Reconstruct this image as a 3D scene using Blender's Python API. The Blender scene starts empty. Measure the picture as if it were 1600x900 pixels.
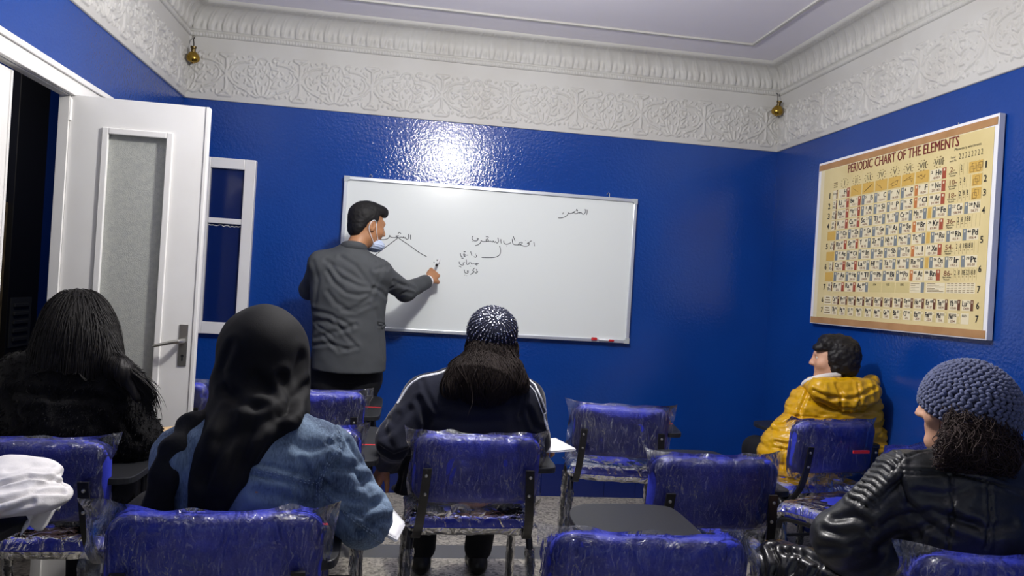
import bpy, bmesh, math, random
import numpy as np
from mathutils import Vector, Matrix
from mathutils.bvhtree import BVHTree

SC = bpy.context.scene
COL = SC.collection

# ------------------------------------------------------------------ camera, light, exposure
CAM_H = 1.2675
YAW, PITCH, ROLL, FPX = 0.1442, 0.0018, 0.0612, 1186.2


def cam_basis():
    cy, sy = math.cos(YAW), math.sin(YAW)
    f = np.array([sy, cy, 0.0]); r = np.array([cy, -sy, 0.0]); u = np.array([0, 0, 1.0])
    cp, sp = math.cos(PITCH), math.sin(PITCH)
    f2 = f * cp + u * sp; u2 = u * cp - f * sp
    cr, sr = math.cos(ROLL), math.sin(ROLL)
    return f2, r * cr + u2 * sr, u2 * cr - r * sr


CF, CR, CU = cam_basis()
cam_data = bpy.data.cameras.new('camera')
cam_data.sensor_width = 36.0
cam_data.lens = 36.0 * FPX / 1600.0
cam_data.clip_start = 0.05
cam = bpy.data.objects.new('camera', cam_data)
COL.objects.link(cam)
m = Matrix.Identity(4)
for i in range(3):
    m[i][0] = CR[i]; m[i][1] = CU[i]; m[i][2] = -CF[i]
m[0][3], m[1][3], m[2][3] = 0.0, 0.0, CAM_H
cam.matrix_world = m
SC.camera = cam

SC.view_settings.view_transform = 'Standard'
SC.view_settings.look = 'None'
SC.view_settings.gamma = 1.0
SC.view_settings.use_curve_mapping = False
SC.view_settings.exposure = 0.0
SC.cycles.transparent_max_bounces = 32

world = bpy.data.worlds.new('room_air')
SC.world = world
world.use_nodes = True
world.node_tree.nodes['Background'].inputs[0].default_value = (0.80, 0.88, 1.0, 1)
world.node_tree.nodes['Background'].inputs[1].default_value = 0.42


def lamp(name, loc, radius, power, color):
    d = bpy.data.lights.new(name, 'POINT')
    d.shadow_soft_size = radius; d.energy = power; d.color = color
    o = bpy.data.objects.new(name, d); COL.objects.link(o)
    o.location = loc
    return o


lamp('corridor_fill', (-1.75, 4.4, 2.3), 0.08, 18.0, (1.0, 0.9, 0.75))  # unseen point light added to brighten the dark corridor
lamp('pendant_bulb', (0.339, 2.50, 2.38), 0.075, 116.0, (1.0, 0.975, 0.93))

# ------------------------------------------------------------------ measuring helper: a picture point at a known depth


def at(px, py, Y, dz=0.0):
    d = CF + CR * (px - 800) / FPX + CU * (450 - py) / FPX
    p = d * (Y / d[1]); p[2] += CAM_H + dz
    return p


def lin(c):
    c = c / 255.0
    return c / 12.92 if c <= 0.04045 else ((c + 0.055) / 1.055) ** 2.4


def rgb(r, g, b):
    return (lin(r), lin(g), lin(b), 1.0)


# ------------------------------------------------------------------ materials
MATS = {}


def mat(name, col, rough=0.5, metal=0.0, spec=0.5, bump=None, sheen=0.0, coat=0.0, var=None, coat_rough=0.1):
    """bump = (kind, scale, strength[, stretch xyz]); var = (second colour, scale)"""
    if name in MATS:
        return MATS[name]
    M = bpy.data.materials.new(name); M.use_nodes = True
    nt = M.node_tree; b = nt.nodes['Principled BSDF']
    b.inputs['Base Color'].default_value = col
    b.inputs['Roughness'].default_value = rough
    b.inputs['Metallic'].default_value = metal
    b.inputs['Specular IOR Level'].default_value = spec
    if sheen:
        b.inputs['Sheen Weight'].default_value = sheen
        b.inputs['Sheen Roughness'].default_value = 0.4
    if coat:
        b.inputs['Coat Weight'].default_value = coat
        b.inputs['Coat Roughness'].default_value = coat_rough
    tc = None
    if bump or var:
        tc = nt.nodes.new('ShaderNodeTexCoord')
    if var:
        n = nt.nodes.new('ShaderNodeTexNoise'); n.inputs['Scale'].default_value = var[1]
        n.inputs['Detail'].default_value = 4
        nt.links.new(tc.outputs['Object'], n.inputs['Vector'])
        r = nt.nodes.new('ShaderNodeValToRGB')
        r.color_ramp.elements[0].position = 0.35; r.color_ramp.elements[1].position = 0.65
        r.color_ramp.elements[0].color = col; r.color_ramp.elements[1].color = var[0]
        nt.links.new(n.outputs['Fac'], r.inputs['Fac'])
        nt.links.new(r.outputs['Color'], b.inputs['Base Color'])
    if bump:
        kind, scale, strength = bump[:3]
        vec = tc.outputs['Object']
        if len(bump) > 3:
            mp = nt.nodes.new('ShaderNodeMapping'); mp.inputs['Scale'].default_value = bump[3]
            nt.links.new(vec, mp.inputs['Vector']); vec = mp.outputs['Vector']
        if kind == 'noise':
            n = nt.nodes.new('ShaderNodeTexNoise'); n.inputs['Scale'].default_value = scale
            n.inputs['Detail'].default_value = 3; out = n.outputs['Fac']
        elif kind == 'voronoi':
            n = nt.nodes.new('ShaderNodeTexVoronoi'); n.inputs['Scale'].default_value = scale
            out = n.outputs['Distance']
        else:
            n = nt.nodes.new('ShaderNodeTexWave'); n.inputs['Scale'].default_value = scale
            n.inputs['Distortion'].default_value = 1.5; out = n.outputs['Fac']
        nt.links.new(vec, n.inputs['Vector'])
        bp = nt.nodes.new('ShaderNodeBump'); bp.inputs['Strength'].default_value = strength
        bp.inputs['Distance'].default_value = 0.004
        nt.links.new(out, bp.inputs['Height'])
        nt.links.new(bp.outputs['Normal'], b.inputs['Normal'])
    MATS[name] = M
    return M


WALL_BLUE = mat('blue_gloss_paint', rgb(15, 64, 146), 0.10, 0, 0.55, ('noise', 75, 0.42), var=(rgb(13, 58, 137), 1.5))
PLASTER = mat('white_plaster', rgb(197, 196, 193), 0.55, 0, 0.3, ('noise', 40, 0.12), var=(rgb(190, 188, 184), 3.0))
CEIL = mat('ceiling_paint', rgb(236, 233, 243), 0.45, 0, 0.4, ('noise', 18, 0.06))
WHITE_PAINT = mat('white_gloss_paint', rgb(232, 231, 228), 0.3, 0, 0.4, ('noise', 25, 0.05), var=(rgb(226, 224, 220), 4.0))
NAVY_TILE = mat('navy_skirting_tile', rgb(13, 32, 98), 0.25, 0, 0.5, ('noise', 12, 0.05))
BLACK_METAL = mat('black_metal', rgb(20, 20, 24), 0.35, 0, 0.5)
BLACK_BOARD = mat('black_tablet', rgb(30, 31, 34), 0.45, 0, 0.45, ('noise', 160, 0.05))
CHAIR_BLUE = mat('royal_blue_fabric', rgb(50, 62, 190), 0.6, 0, 0.4, ('noise', 220, 0.25), var=(rgb(45, 56, 178), 6))
STEEL = mat('brushed_steel', rgb(190, 188, 182), 0.3, 0.9)
ALU = mat('aluminium', rgb(214, 218, 224), 0.3, 0.6)
BRASS = mat('brass', rgb(172, 140, 62), 0.22, 1.0)
RED = mat('red_plastic', rgb(196, 40, 44), 0.45)
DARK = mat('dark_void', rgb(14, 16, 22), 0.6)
PAPER = mat('white_paper', rgb(236, 236, 238), 0.7, 0, 0.2)
SKIN = mat('skin', rgb(176, 124, 92), 0.5, 0, 0.4, ('noise', 120, 0.06), var=(rgb(168, 115, 84), 14))
SKIN_PALE = mat('pale_skin', rgb(206, 160, 132), 0.5, 0, 0.4, ('noise', 120, 0.06), var=(rgb(199, 150, 122), 14))


def film_material():
    M = bpy.data.materials.new('clear_plastic_film'); M.use_nodes = True
    nt = M.node_tree; nt.nodes.clear()
    out = nt.nodes.new('ShaderNodeOutputMaterial')
    tr = nt.nodes.new('ShaderNodeBsdfTransparent'); tr.inputs[0].default_value = (0.97, 0.97, 0.985, 1)
    gl = nt.nodes.new('ShaderNodeBsdfGlossy'); gl.inputs['Roughness'].default_value = 0.09
    di = nt.nodes.new('ShaderNodeBsdfDiffuse'); di.inputs[0].default_value = (0.75, 0.77, 0.82, 1)
    lw = nt.nodes.new('ShaderNodeFresnel'); lw.inputs['IOR'].default_value = 1.5
    tc = nt.nodes.new('ShaderNodeTexCoord')
    mp = nt.nodes.new('ShaderNodeMapping'); mp.inputs['Scale'].default_value = (14, 14, 5)
    mp.inputs['Rotation'].default_value = (0.1, 0.35, 0.2)
    n1 = nt.nodes.new('ShaderNodeTexNoise'); n1.inputs['Scale'].default_value = 1.6
    n1.inputs['Detail'].default_value = 5; n1.inputs['Distortion'].default_value = 1.2
    bp = nt.nodes.new('ShaderNodeBump'); bp.inputs['Strength'].default_value = 0.9; bp.inputs['Distance'].default_value = 0.02
    L = nt.links.new
    L(tc.outputs['Object'], mp.inputs['Vector']); L(mp.outputs['Vector'], n1.inputs['Vector'])
    L(n1.outputs['Fac'], bp.inputs['Height'])
    L(bp.outputs['Normal'], gl.inputs['Normal']); L(bp.outputs['Normal'], lw.inputs['Normal'])
    mu = nt.nodes.new('ShaderNodeMath'); mu.operation = 'MULTIPLY_ADD'
    mu.inputs[1].default_value = 1.25; mu.inputs[2].default_value = 0.0; mu.use_clamp = True
    L(lw.outputs[0], mu.inputs[0])
    m1 = nt.nodes.new('ShaderNodeMixShader')
    # milky crease streaks; their pale colour also stands in for glints and sheen
    mp2 = nt.nodes.new('ShaderNodeMapping'); mp2.inputs['Scale'].default_value = (40, 40, 9); mp2.inputs['Rotation'].default_value = (0.0, 0.5, 0.1)
    n2 = nt.nodes.new('ShaderNodeTexNoise'); n2.inputs['Scale'].default_value = 1.0; n2.inputs['Detail'].default_value = 4; n2.inputs['Distortion'].default_value = 1.6
    L(tc.outputs['Object'], mp2.inputs['Vector']); L(mp2.outputs['Vector'], n2.inputs['Vector'])
    cr = nt.nodes.new('ShaderNodeValToRGB'); e = cr.color_ramp.elements
    e[0].position = 0.480; e[0].color = (.045, .045, .045, 1); e[1].position = 0.50; e[1].color = (.42, .42, .42, 1)
    x = e.new(0.518); x.color = (.045, .045, .045, 1)
    L(n2.outputs['Fac'], cr.inputs['Fac'])
    n3 = nt.nodes.new('ShaderNodeTexNoise'); n3.inputs['Scale'].default_value = 9.0; L(tc.outputs['Object'], n3.inputs['Vector'])
    sm_ = nt.nodes.new('ShaderNodeMapRange'); sm_.inputs[1].default_value = .48; sm_.inputs[2].default_value = .68; sm_.inputs[3].default_value = .45; sm_.inputs[4].default_value = 1.0
    L(n3.outputs['Fac'], sm_.inputs[0])
    mlt = nt.nodes.new('ShaderNodeMath'); mlt.operation = 'MULTIPLY'; L(cr.outputs['Color'], mlt.inputs[0]); L(sm_.outputs[0], mlt.inputs[1])
    L(mlt.outputs[0], m1.inputs[0])
    L(tr.outputs[0], m1.inputs[1]); L(di.outputs[0], m1.inputs[2])
    m2 = nt.nodes.new('ShaderNodeMixShader')
    L(mu.outputs[0], m2.inputs[0]); L(m1.outputs[0], m2.inputs[1]); L(gl.outputs[0], m2.inputs[2])
    L(m2.outputs[0], out.inputs['Surface'])
    MATS['film'] = M
    return M


FILM = film_material()


def floor_material():
    M = bpy.data.materials.new('terrazzo'); M.use_nodes = True
    nt = M.node_tree; b = nt.nodes['Principled BSDF']; L = nt.links.new
    tc = nt.nodes.new('ShaderNodeTexCoord')
    v = nt.nodes.new('ShaderNodeTexVoronoi'); v.inputs['Scale'].default_value = 85
    L(tc.outputs['Object'], v.inputs['Vector'])
    r = nt.nodes.new('ShaderNodeValToRGB'); e = r.color_ramp.elements
    e[0].position = 0.0; e[0].color = rgb(92, 88, 80); e[1].position = 1.0; e[1].color = rgb(196, 190, 176)
    x = e.new(0.3); x.color = rgb(150, 145, 133)
    sepc = nt.nodes.new('ShaderNodeSeparateColor'); L(v.outputs['Color'], sepc.inputs[0]); L(sepc.outputs[0], r.inputs['Fac'])
    # darker inlaid band parallel to the board wall
    sep = nt.nodes.new('ShaderNodeSeparateXYZ'); L(tc.outputs['Object'], sep.inputs[0])
    a = nt.nodes.new('ShaderNodeMath'); a.operation = 'GREATER_THAN'; a.inputs[1].default_value = 3.53
    c = nt.nodes.new('ShaderNodeMath'); c.operation = 'LESS_THAN'; c.inputs[1].default_value = 3.71
    L(sep.outputs[1], a.inputs[0]); L(sep.outputs[1], c.inputs[0])
    mm = nt.nodes.new('ShaderNodeMath'); mm.operation = 'MULTIPLY'; L(a.outputs[0], mm.inputs[0]); L(c.outputs[0], mm.inputs[1])
    mx = nt.nodes.new('ShaderNodeMix'); mx.data_type = 'RGBA'
    L(mm.outputs[0], mx.inputs[0]); L(r.outputs[0], mx.inputs[6]); mx.inputs[7].default_value = rgb(104, 104, 102)
    L(mx.outputs[2], b.inputs['Base Color'])
    b.inputs['Roughness'].default_value = 0.35
    return M


# ------------------------------------------------------------------ objects


def tag(o, label=None, cat=None, group=None, kind=None):
    if label: o['label'] = label
    if cat: o['category'] = cat
    if group: o['group'] = group
    if kind: o['kind'] = kind
    return o


def empty(name, loc=(0, 0, 0), rz=0.0):
    o = bpy.data.objects.new(name, None); COL.objects.link(o)
    o.location = Vector([float(v) for v in loc]); o.rotation_euler = (0, 0, rz)
    o.empty_display_size = 0.1
    return o


def mesh_np(name, V, F, material, parent=None, smooth=True, loc=None, mats=None, midx=None):
    """V (n,3); F an (m,3|4) int array or list of tuples"""
    V = np.asarray(V, dtype=np.float32)
    if loc is not None:
        V = V - np.asarray(loc, dtype=np.float32)
    me = bpy.data.meshes.new(name)
    if isinstance(F, np.ndarray):
        k = F.shape[1]
        me.vertices.add(len(V)); me.vertices.foreach_set('co', V.ravel())
        me.loops.add(F.size); me.loops.foreach_set('vertex_index', F.astype(np.int32).ravel())
        me.polygons.add(len(F)); me.polygons.foreach_set('loop_start', np.arange(0, F.size, k, dtype=np.int32))
        me.update(calc_edges=True)
    else:
        me.from_pydata([tuple(map(float, v)) for v in V], [], [tuple(int(i) for i in f) for f in F])
    for mm in (mats or [material]):
        me.materials.append(mm)
    if midx is not None:
        me.polygons.foreach_set('material_index', np.asarray(midx, dtype=np.int32))
    if smooth:
        me.polygons.foreach_set('use_smooth', np.ones(len(me.polygons), dtype=bool))
    me.update()
    o = bpy.data.objects.new(name, me); COL.objects.link(o)
    if parent is not None: o.parent = parent
    if loc is not None and parent is None: o.location = Vector([float(v) for v in loc])
    return o


class MB:
    """collects simple solids; build() links them as one mesh object"""

    def __init__(s): s.V = []; s.F = []

    def add(s, V, F):
        n = len(s.V); s.V += [tuple(map(float, v)) for v in V]; s.F += [tuple(i + n for i in f) for f in F]; return s

    def box(s, lo, hi, bev=0.0):
        x0, y0, z0 = lo; x1, y1, z1 = hi
        if bev <= 0:
            V = [(x, y, z) for x in (x0, x1) for y in (y0, y1) for z in (z0, z1)]
            F = [(0, 1, 3, 2), (4, 6, 7, 5), (0, 4, 5, 1), (2, 3, 7, 6), (0, 2, 6, 4), (1, 5, 7, 3)]
            return s.add(V, F)
        bm = bmesh.new(); bmesh.ops.create_cube(bm, size=1)
        for v in bm.verts: v.co = Vector(((x0 + x1) / 2 + v.co.x * (x1 - x0), (y0 + y1) / 2 + v.co.y * (y1 - y0), (z0 + z1) / 2 + v.co.z * (z1 - z0)))
        bmesh.ops.bevel(bm, geom=bm.edges[:], offset=bev, segments=2, affect='EDGES', profile=0.5)
        return s.bm(bm)

    def bm(s, bm):
        bm.verts.index_update()
        s.add([v.co[:] for v in bm.verts], [[v.index for v in f.verts] for f in bm.faces]); bm.free(); return s

    def tube(s, pts, r, n=10, flat=None, cap=True):
        """tube along points; r number or list; flat=(axis, factor) squeezes the section"""
        P = [Vector([float(c) for c in p]) for p in pts]; m = len(P)
        R = r if isinstance(r, (list, tuple)) else [r] * m
        V = []; up = None
        for i, p in enumerate(P):
            t = (P[min(i + 1, m - 1)] - P[max(i - 1, 0)]).normalized()
            if up is None:
                up = Vector((0, 0, 1)) if abs(t.z) < 0.9 else Vector((1, 0, 0))
            a = (up - t * up.dot(t)).normalized(); up = a; b = t.cross(a)
            for k in range(n):
                w = 2 * math.pi * k / n
                off = a * math.cos(w) * R[i] + b * math.sin(w) * R[i]
                if flat:
                    ax = Vector(flat[0]); off = off - ax * off.dot(ax) * (1 - flat[1])
                V.append(p + off)
        F = []
        for i in range(m - 1):
            for k in range(n):
                F.append((i * n + k, i * n + (k + 1) % n, (i + 1) * n + (k + 1) % n, (i + 1) * n + k))
        if cap:
            F.append(tuple(range(n - 1, -1, -1))); F.append(tuple(range((m - 1) * n, m * n)))
        return s.add(V, F)

    def lathe(s, prof, c=(0, 0, 0), n=24, M=None):
        """prof list of (r,z) turned round z"""
        V = []
        for r, z in prof:
            for k in range(n):
                w = 2 * math.pi * k / n
                v = Vector((r * math.cos(w), r * math.sin(w), z))
                if M is not None: v = M @ v
                V.append(Vector(c) + v)
        F = [(i * n + k, i * n + (k + 1) % n, (i + 1) * n + (k + 1) % n, (i + 1) * n + k) for i in range(len(prof) - 1) for k in range(n)]
        F.append(tuple(range(n - 1, -1, -1))); F.append(tuple(range((len(prof) - 1) * n, len(prof) * n)))
        return s.add(V, F)

    def prism(s, poly, z0, z1, bev=0.0):
        """poly list of (x,y), extruded in z"""
        bm = bmesh.new()
        f = bm.faces.new([bm.verts.new((x, y, z0)) for x, y in poly])
        r = bmesh.ops.extrude_face_region(bm, geom=[f])
        bmesh.ops.translate(bm, verts=[g for g in r['geom'] if isinstance(g, bmesh.types.BMVert)], vec=(0, 0, z1 - z0))
        bmesh.ops.recalc_face_normals(bm, faces=bm.faces[:])
        if bev:
            ed = [e for e in bm.edges if abs(e.verts[0].co.z - e.verts[1].co.z) < 1e-6]
            bmesh.ops.bevel(bm, geom=ed, offset=bev, segments=2, affect='EDGES', profile=0.5)
        return s.bm(bm)

    def build(s, name, material, parent=None, smooth=False, loc=None, auto=True):
        o = mesh_np(name, np.array(s.V), s.F, material, parent, smooth, loc)
        if smooth and auto:
            o.data.set_sharp_from_angle(angle=math.radians(40))
        return o


def grid_faces(nu, nv):
    i = np.arange(nu - 1)[:, None] * nv + np.arange(nv - 1)[None, :]
    i = i.ravel()
    return np.stack([i, i + nv, i + nv + 1, i + 1], 1)


# value noise, vectorised
def vnoise(P, seed=0):
    P = np.asarray(P, dtype=np.float64)
    I = np.floor(P).astype(np.int64); f = P - I; f = f * f * (3 - 2 * f)

    def h(ix, iy, iz):
        n = (ix * 374761393 + iy * 668265263 + iz * 2147483647 + seed * 1274126177) & 0xffffffff
        n = ((n ^ (n >> 13)) * 1274126177) & 0xffffffff
        return ((n ^ (n >> 16)) & 0xffff) / 65535.0
    r = 0
    for dx in (0, 1):
        for dy in (0, 1):
            for dz in (0, 1):
                w = (f[:, 0] if dx else 1 - f[:, 0]) * (f[:, 1] if dy else 1 - f[:, 1]) * (f[:, 2] if dz else 1 - f[:, 2])
                r = r + w * h(I[:, 0] + dx, I[:, 1] + dy, I[:, 2] + dz)
    return r * 2 - 1


def fbm(P, seed=0, octs=3):
    r = 0; a = 1.0; P = np.asarray(P, dtype=np.float64)
    for k in range(octs):
        r = r + a * vnoise(P * 2 ** k, seed + k * 7); a *= 0.5
    return r


def ridged(P, seed=0):
    return 1 - np.abs(vnoise(P, seed)) * 2.2


# ------------------------------------------------------------------ the room shell
XL, XR, YB, ZF, ZC, ZCEIL = -1.311, 2.356, 4.633, 2.2607, 2.6187, 2.80
YN = -2.0                                             # the room runs on behind the camera to here


def struct(o): return tag(o, kind='structure')


struct(MB().box((XL - 1.6, YN, -0.1), (XR + 0.1, 7.2, 0.0)).build('floor', floor_material()))
struct(MB().box((XL - 0.12, YB, 0), (XR + 0.12, YB + 0.1, ZCEIL + 0.1)).build('wall_back', WALL_BLUE))
struct(MB().box((XR, YN, 0), (XR + 0.12, YB, ZCEIL + 0.1)).build('wall_right', WALL_BLUE))
D0, D1, DTOP = 2.20, 3.146, 1.912                      # double door opening in the left wall
wl = MB().box((XL - 0.03, YN, 0), (XL, D0, ZCEIL + 0.1)).box((XL - 0.03, D1, 0), (XL, YB, ZCEIL + 0.1)).box((XL - 0.03, D0, DTOP), (XL, D1, ZCEIL + 0.1))
struct(wl.build('wall_left', WALL_BLUE))
struct(MB().box((XL - 0.12, YN, ZCEIL), (XR + 0.12, YB + 0.1, ZCEIL + 0.1)).build('ceiling', CEIL))

# thin raised moulding framing the inner ceiling field
mo = MB()
o_, w_ = 0.385, 0.022
x0, x1, y1 = XL + o_, XR - o_, YB - o_
mo.box((x0, y1 - w_, ZCEIL - 0.012), (x1, y1, ZCEIL), 0.004).box((x1 - w_, YN, ZCEIL - 0.012), (x1, y1 - w_, ZCEIL), 0.004).box((x0, YN, ZCEIL - 0.012), (x0 + w_, y1 - w_, ZCEIL), 0.004)
struct(mo.build('trim_1', PLASTER))

# ---- relief frieze: a height field of plaster ornaments
MOD = 0.418


def frieze_strokes():
    S = []                                             # (polyline, width, height) for a half module, x from the candelabrum

    def st(pts, w, h=1.0): S.append((np.array(pts, dtype=float), w, h))
    # candelabrum
    st([(-.036, .272), (.036, .272)], .0075, 1.1); st([(-.034, .268), (-.014, .258), (0, .248), (.014, .258), (.034, .268)], .006, 1.2)
    st([(0, .238), (0.004, .205), (0, .175)], .0065, 1.2); st([(0, .175), (.0, .140)], .010, 1.1); st([(0, .14), (0.003, .10), (0, .062)], .0065, 1.2)
    st([(-.012, .062), (.012, .062)], .005, 1.2); st([(-.034, .032), (.034, .032)], .007, 1.0); st([(-.03, .036), (-.012, .05), (0, .054), (.012, .05), (.03, .036)], .006, 1.1)
    for sx in (1, -1):
        def q(*pts): return [(sx * x, z) for x, z in pts]
        st(q((.006, .165), (.03, .186), (.036, .198)), .006); st(q((.006, .15), (.03, .128), (.036, .116)), .006)
        st(q((.012, .175), (.03, .205), (.074, .228), (.128, .24)), .0045); st(q((.012, .14), (.04, .108), (.08, .085), (.122, .072)), .0055)
        st(q((.108, .236), (.132, .236), (.132, .247)), .006, 1.2); st(q((.09, .084), (.122, .067), (.126, .078)), .006, 1.2)
        st(q((.034, .168), (.036, .145), (.05, .122), (.072, .112)), .004); st(q((.034, .168), (.045, .19), (.06, .203)), .004)
        st(q((.078, .158), (.098, .160)), .006); st(q((.082, .17), (.09, .160), (.08, .148)), .004)
        st(q((.128, .215), (.162, .215), (.164, .209), (.13, .206)), .005, 1.1); st(q((.126, .108), (.158, .106), (.158, .098), (.13, .1)), .005, 1.1)
        st(q((.122, .196), (.128, .178), (.142, .172), (.156, .182), (.155, .194)), .005); st(q((.128, .165), (.144, .156), (.154, .146), (.164, .157)), .006, 1.2)
        st(q((.112, .135), (.116, .125), (.108, .115)), .005); st(q((.130, .142), (.142, .13), (.15, .118)), .005)
        st(q((.168, .19), (.172, .17), (.168, .15)), .004); st(q((.17, .14), (.168, .12), (.174, .10)), .004)
        st(q((.168, .225), (.178, .252), (.196, .262), (.209, .266)), .005); st(q((.15, .268), (.158, .256), (.148, .25)), .0055, 1.1)
        st(q((.125, .27), (.145, .272)), .005); st(q((.09, .265), (.098, .258)), .004); st(q((.06, .26), (.066, .25)), .004)
        st(q((.186, .25), (.196, .232)), .0045); st(q((.209, .22), (.209, .195)), .004); st(q((.192, .2), (.198, .185)), .004)
        st(q((.209, .048), (.209, .1)), .0055, 1.1); st(q((.200, .045), (.186, .06), (.178, .085)), .0055, 1.1); st(q((.190, .042), (.172, .052), (.158, .07)), .0055, 1.1)
        st(q((.18, .038), (.16, .042), (.146, .052)), .0055); st(q((.13, .04), (.14, .05), (.132, .058)), .005, 1.1)
        st(q((.1, .052), (.108, .044), (.112, .054)), .005); st(q((.07, .05), (.074, .06)), .004); st(q((.048, .06), (.05, .045), (.044, .035)), .004)
        st(q((.05, .09), (.06, .078)), .004); st(q((.04, .225), (.05, .24)), .004); st(q((.024, .215), (.034, .235)), .0035)
        st(q((.2, .16), (.209, .15)), .006); st(q((.185, .13), (.19, .115)), .004); st(q((.178, .165), (.186, .175)), .004)
        st(q((.062, .15), (.07, .14)), .004); st(q((.1, .185), (.108, .195)), .005, .9); st(q((.058, .18), (.064, .17)), .004)
    return S


def frieze_tile(n=130, mz=118, H=0.358, amp=0.007):
    xs = (np.arange(n) + 0.0) / n * MOD; zs = np.linspace(0, H, mz)
    G = np.zeros((n, mz)); X, Z = np.meshgrid(xs, zs, indexing='ij')
    for pts, w, h in frieze_strokes():
        for k in (0, 1):
            q = pts + [k * MOD, 0]
            if q[:, 0].max() < -0.02 or q[:, 0].min() > MOD + 0.02: continue
            d = np.full(X.shape, 9.0)
            for a, b in zip(q[:-1], q[1:]):
                ab = b - a; t = np.clip(((X - a[0]) * ab[0] + (Z - a[1]) * ab[1]) / (ab @ ab + 1e-9), 0, 1)
                d = np.minimum(d, np.hypot(X - a[0] - t * ab[0], Z - a[1] - t * ab[1]))
            G = np.maximum(G, h * np.clip(1.25 - (d / w) ** 2 * 0.9, 0, 1) ** 0.75)
    for _ in range(1):                                 # soften like many coats of paint
        G = (G * 4 + np.roll(G, 1, 0) + np.roll(G, -1, 0) + np.roll(G, 1, 1) + np.roll(G, -1, 1)) / 8
    return G * amp, zs


FT, FZ = frieze_tile()


def frieze(name, s0, s1, phase, place):
    """place(s, depth, z): depth out of the wall into the room"""
    n = FT.shape[0]; ds = MOD / n
    ns = int((s1 - s0) / ds) + 1
    s = np.linspace(s0, s1, ns)
    k = np.round(((s - phase) / MOD % 1.0) * n).astype(int) % n
    D = FT[k, :] + 0.012
    S, Z = np.meshgrid(s, FZ + ZF, indexing='ij')
    D = D.copy()
    D += 0.002 * np.sin(S * 3.1) * 0.3
    V = place(S.ravel(), D.ravel(), Z.ravel())
    F = grid_faces(ns, len(FZ))
    # bottom lip back to the wall
    b0 = place(s, np.full(ns, -0.005), np.full(ns, ZF)); off = len(V)
    i = np.arange(ns - 1)
    lip = np.stack([i * len(FZ), off + i, off + i + 1, (i + 1) * len(FZ)], 1)
    return struct(mesh_np(name, np.vstack([V, b0]), np.vstack([F, lip]), PLASTER))


P_back = lambda s, d, z: np.stack([s, YB - d, z], 1)
P_right = lambda s, d, z: np.stack([XR - d, s, z], 1)
P_left = lambda s, d, z: np.stack([XL + d, s, z], 1)
frieze('trim_2', XL, XR, -1.085, P_back)
frieze('trim_3', 0.9, YB, YB - 0.12, P_right)
frieze('trim_4', 0.9, YB, YB - 0.18, P_left)


# ---- cornice: rope bead, acanthus cove, fillet
def cornice(name, s0, s1, miter0, miter1, place, ds=0.005):
    prof = []                                          # (offset, z, kind)
    for t in np.linspace(0, math.pi, 9): prof.append((0.010 + 0.014 * math.sin(t), ZC + 0.016 - 0.016 * math.cos(t), 'rope', t))
    prof.append((0.012, ZC + 0.038, 'flat', 0))
    for t in np.linspace(0, 1, 34):
        a = t * math.pi / 2
        prof.append((0.018 + 0.105 * (1 - math.cos(a)), ZC + 0.040 + 0.120 * math.sin(a), 'cove', t))
    prof += [(0.128, ZC + 0.162, 'flat', 0), (0.140, ZC + 0.166, 'flat', 0), (0.142, ZCEIL + 0.002, 'flat', 0)]
    ns = int((s1 - s0) / ds) + 1
    u = np.linspace(0, 1, ns); V = np.zeros((ns, len(prof), 3))
    for j, (p, z, kind, t) in enumerate(prof):
        a = s0 + (p if miter0 else 0); b = s1 - (p if miter1 else 0)
        s = a + (b - a) * u; sr = s0 + (s1 - s0) * u
        d = np.full(ns, p); zz = np.full(ns, z)
        if kind == 'rope':
            d = d + 0.0035 * np.sin((sr * 2 * math.pi / 0.017) + t * 1.6) * math.sin(t)
        elif kind == 'cove':
            q = (sr / 0.083) % 1.0 - 0.5               # leaf
            wdt = 0.30 * (math.sin(min(1, t * 1.15) * math.pi * 0.80 + 0.45)) ** 0.7
            leaf = np.clip(1 - (np.abs(q) / max(wdt, .05)) ** 4, 0, 1)
            rib = 0.0025 * np.exp(-(q / 0.045) ** 2) - 0.0018 * np.cos(q * 26 + t * 3)
            h = leaf * (0.006 + 0.010 * math.exp(-((t - 0.16) / 0.13) ** 2) + rib) * (1 - 0.7 * t)
            q2 = (sr / 0.083 + 0.5) % 1.0 - 0.5        # small bud between leaves
            h = np.maximum(h, 0.011 * np.exp(-(q2 / 0.13) ** 2 - ((t - 0.16) / 0.11) ** 2))
            h = h + 0.004 * np.exp(-((t - 0.9) / 0.05) ** 2) * (0.6 + 0.4 * np.sin(sr * 2 * math.pi / 0.03))
            a_ = t * math.pi / 2
            d = d + h * math.cos(a_ * 0.7); zz = zz - h * math.sin(a_ * 0.7)
        V[:, j] = place(s, d, zz)
    return struct(mesh_np(name, V.reshape(-1, 3), grid_faces(ns, len(prof)), PLASTER))


cornice('trim_5', XL, XR, True, True, P_back)
cornice('trim_6', 0.9, YB, False, True, P_right)
cornice('trim_7', 0.9, YB, False, True, P_left)

# skirting tiles
def skirting(name, a, b, place):
    mb = MB(); n = int((b - a) / 0.2); w = (b - a) / n
    for i in range(n):
        c = [place(s, d, z) for s in (a + i * w + .001, a + (i + 1) * w - .001) for d in (0.0, 0.014) for z in (0.0, 0.2)]
        c = [tuple(v[0]) for v in c]
        lo = tuple(min(v[k] for v in c) for k in range(3)); hi = tuple(max(v[k] for v in c) for k in range(3))
        mb.box(lo, hi, 0.002)
    return struct(mb.build(name, NAVY_TILE))


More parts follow.
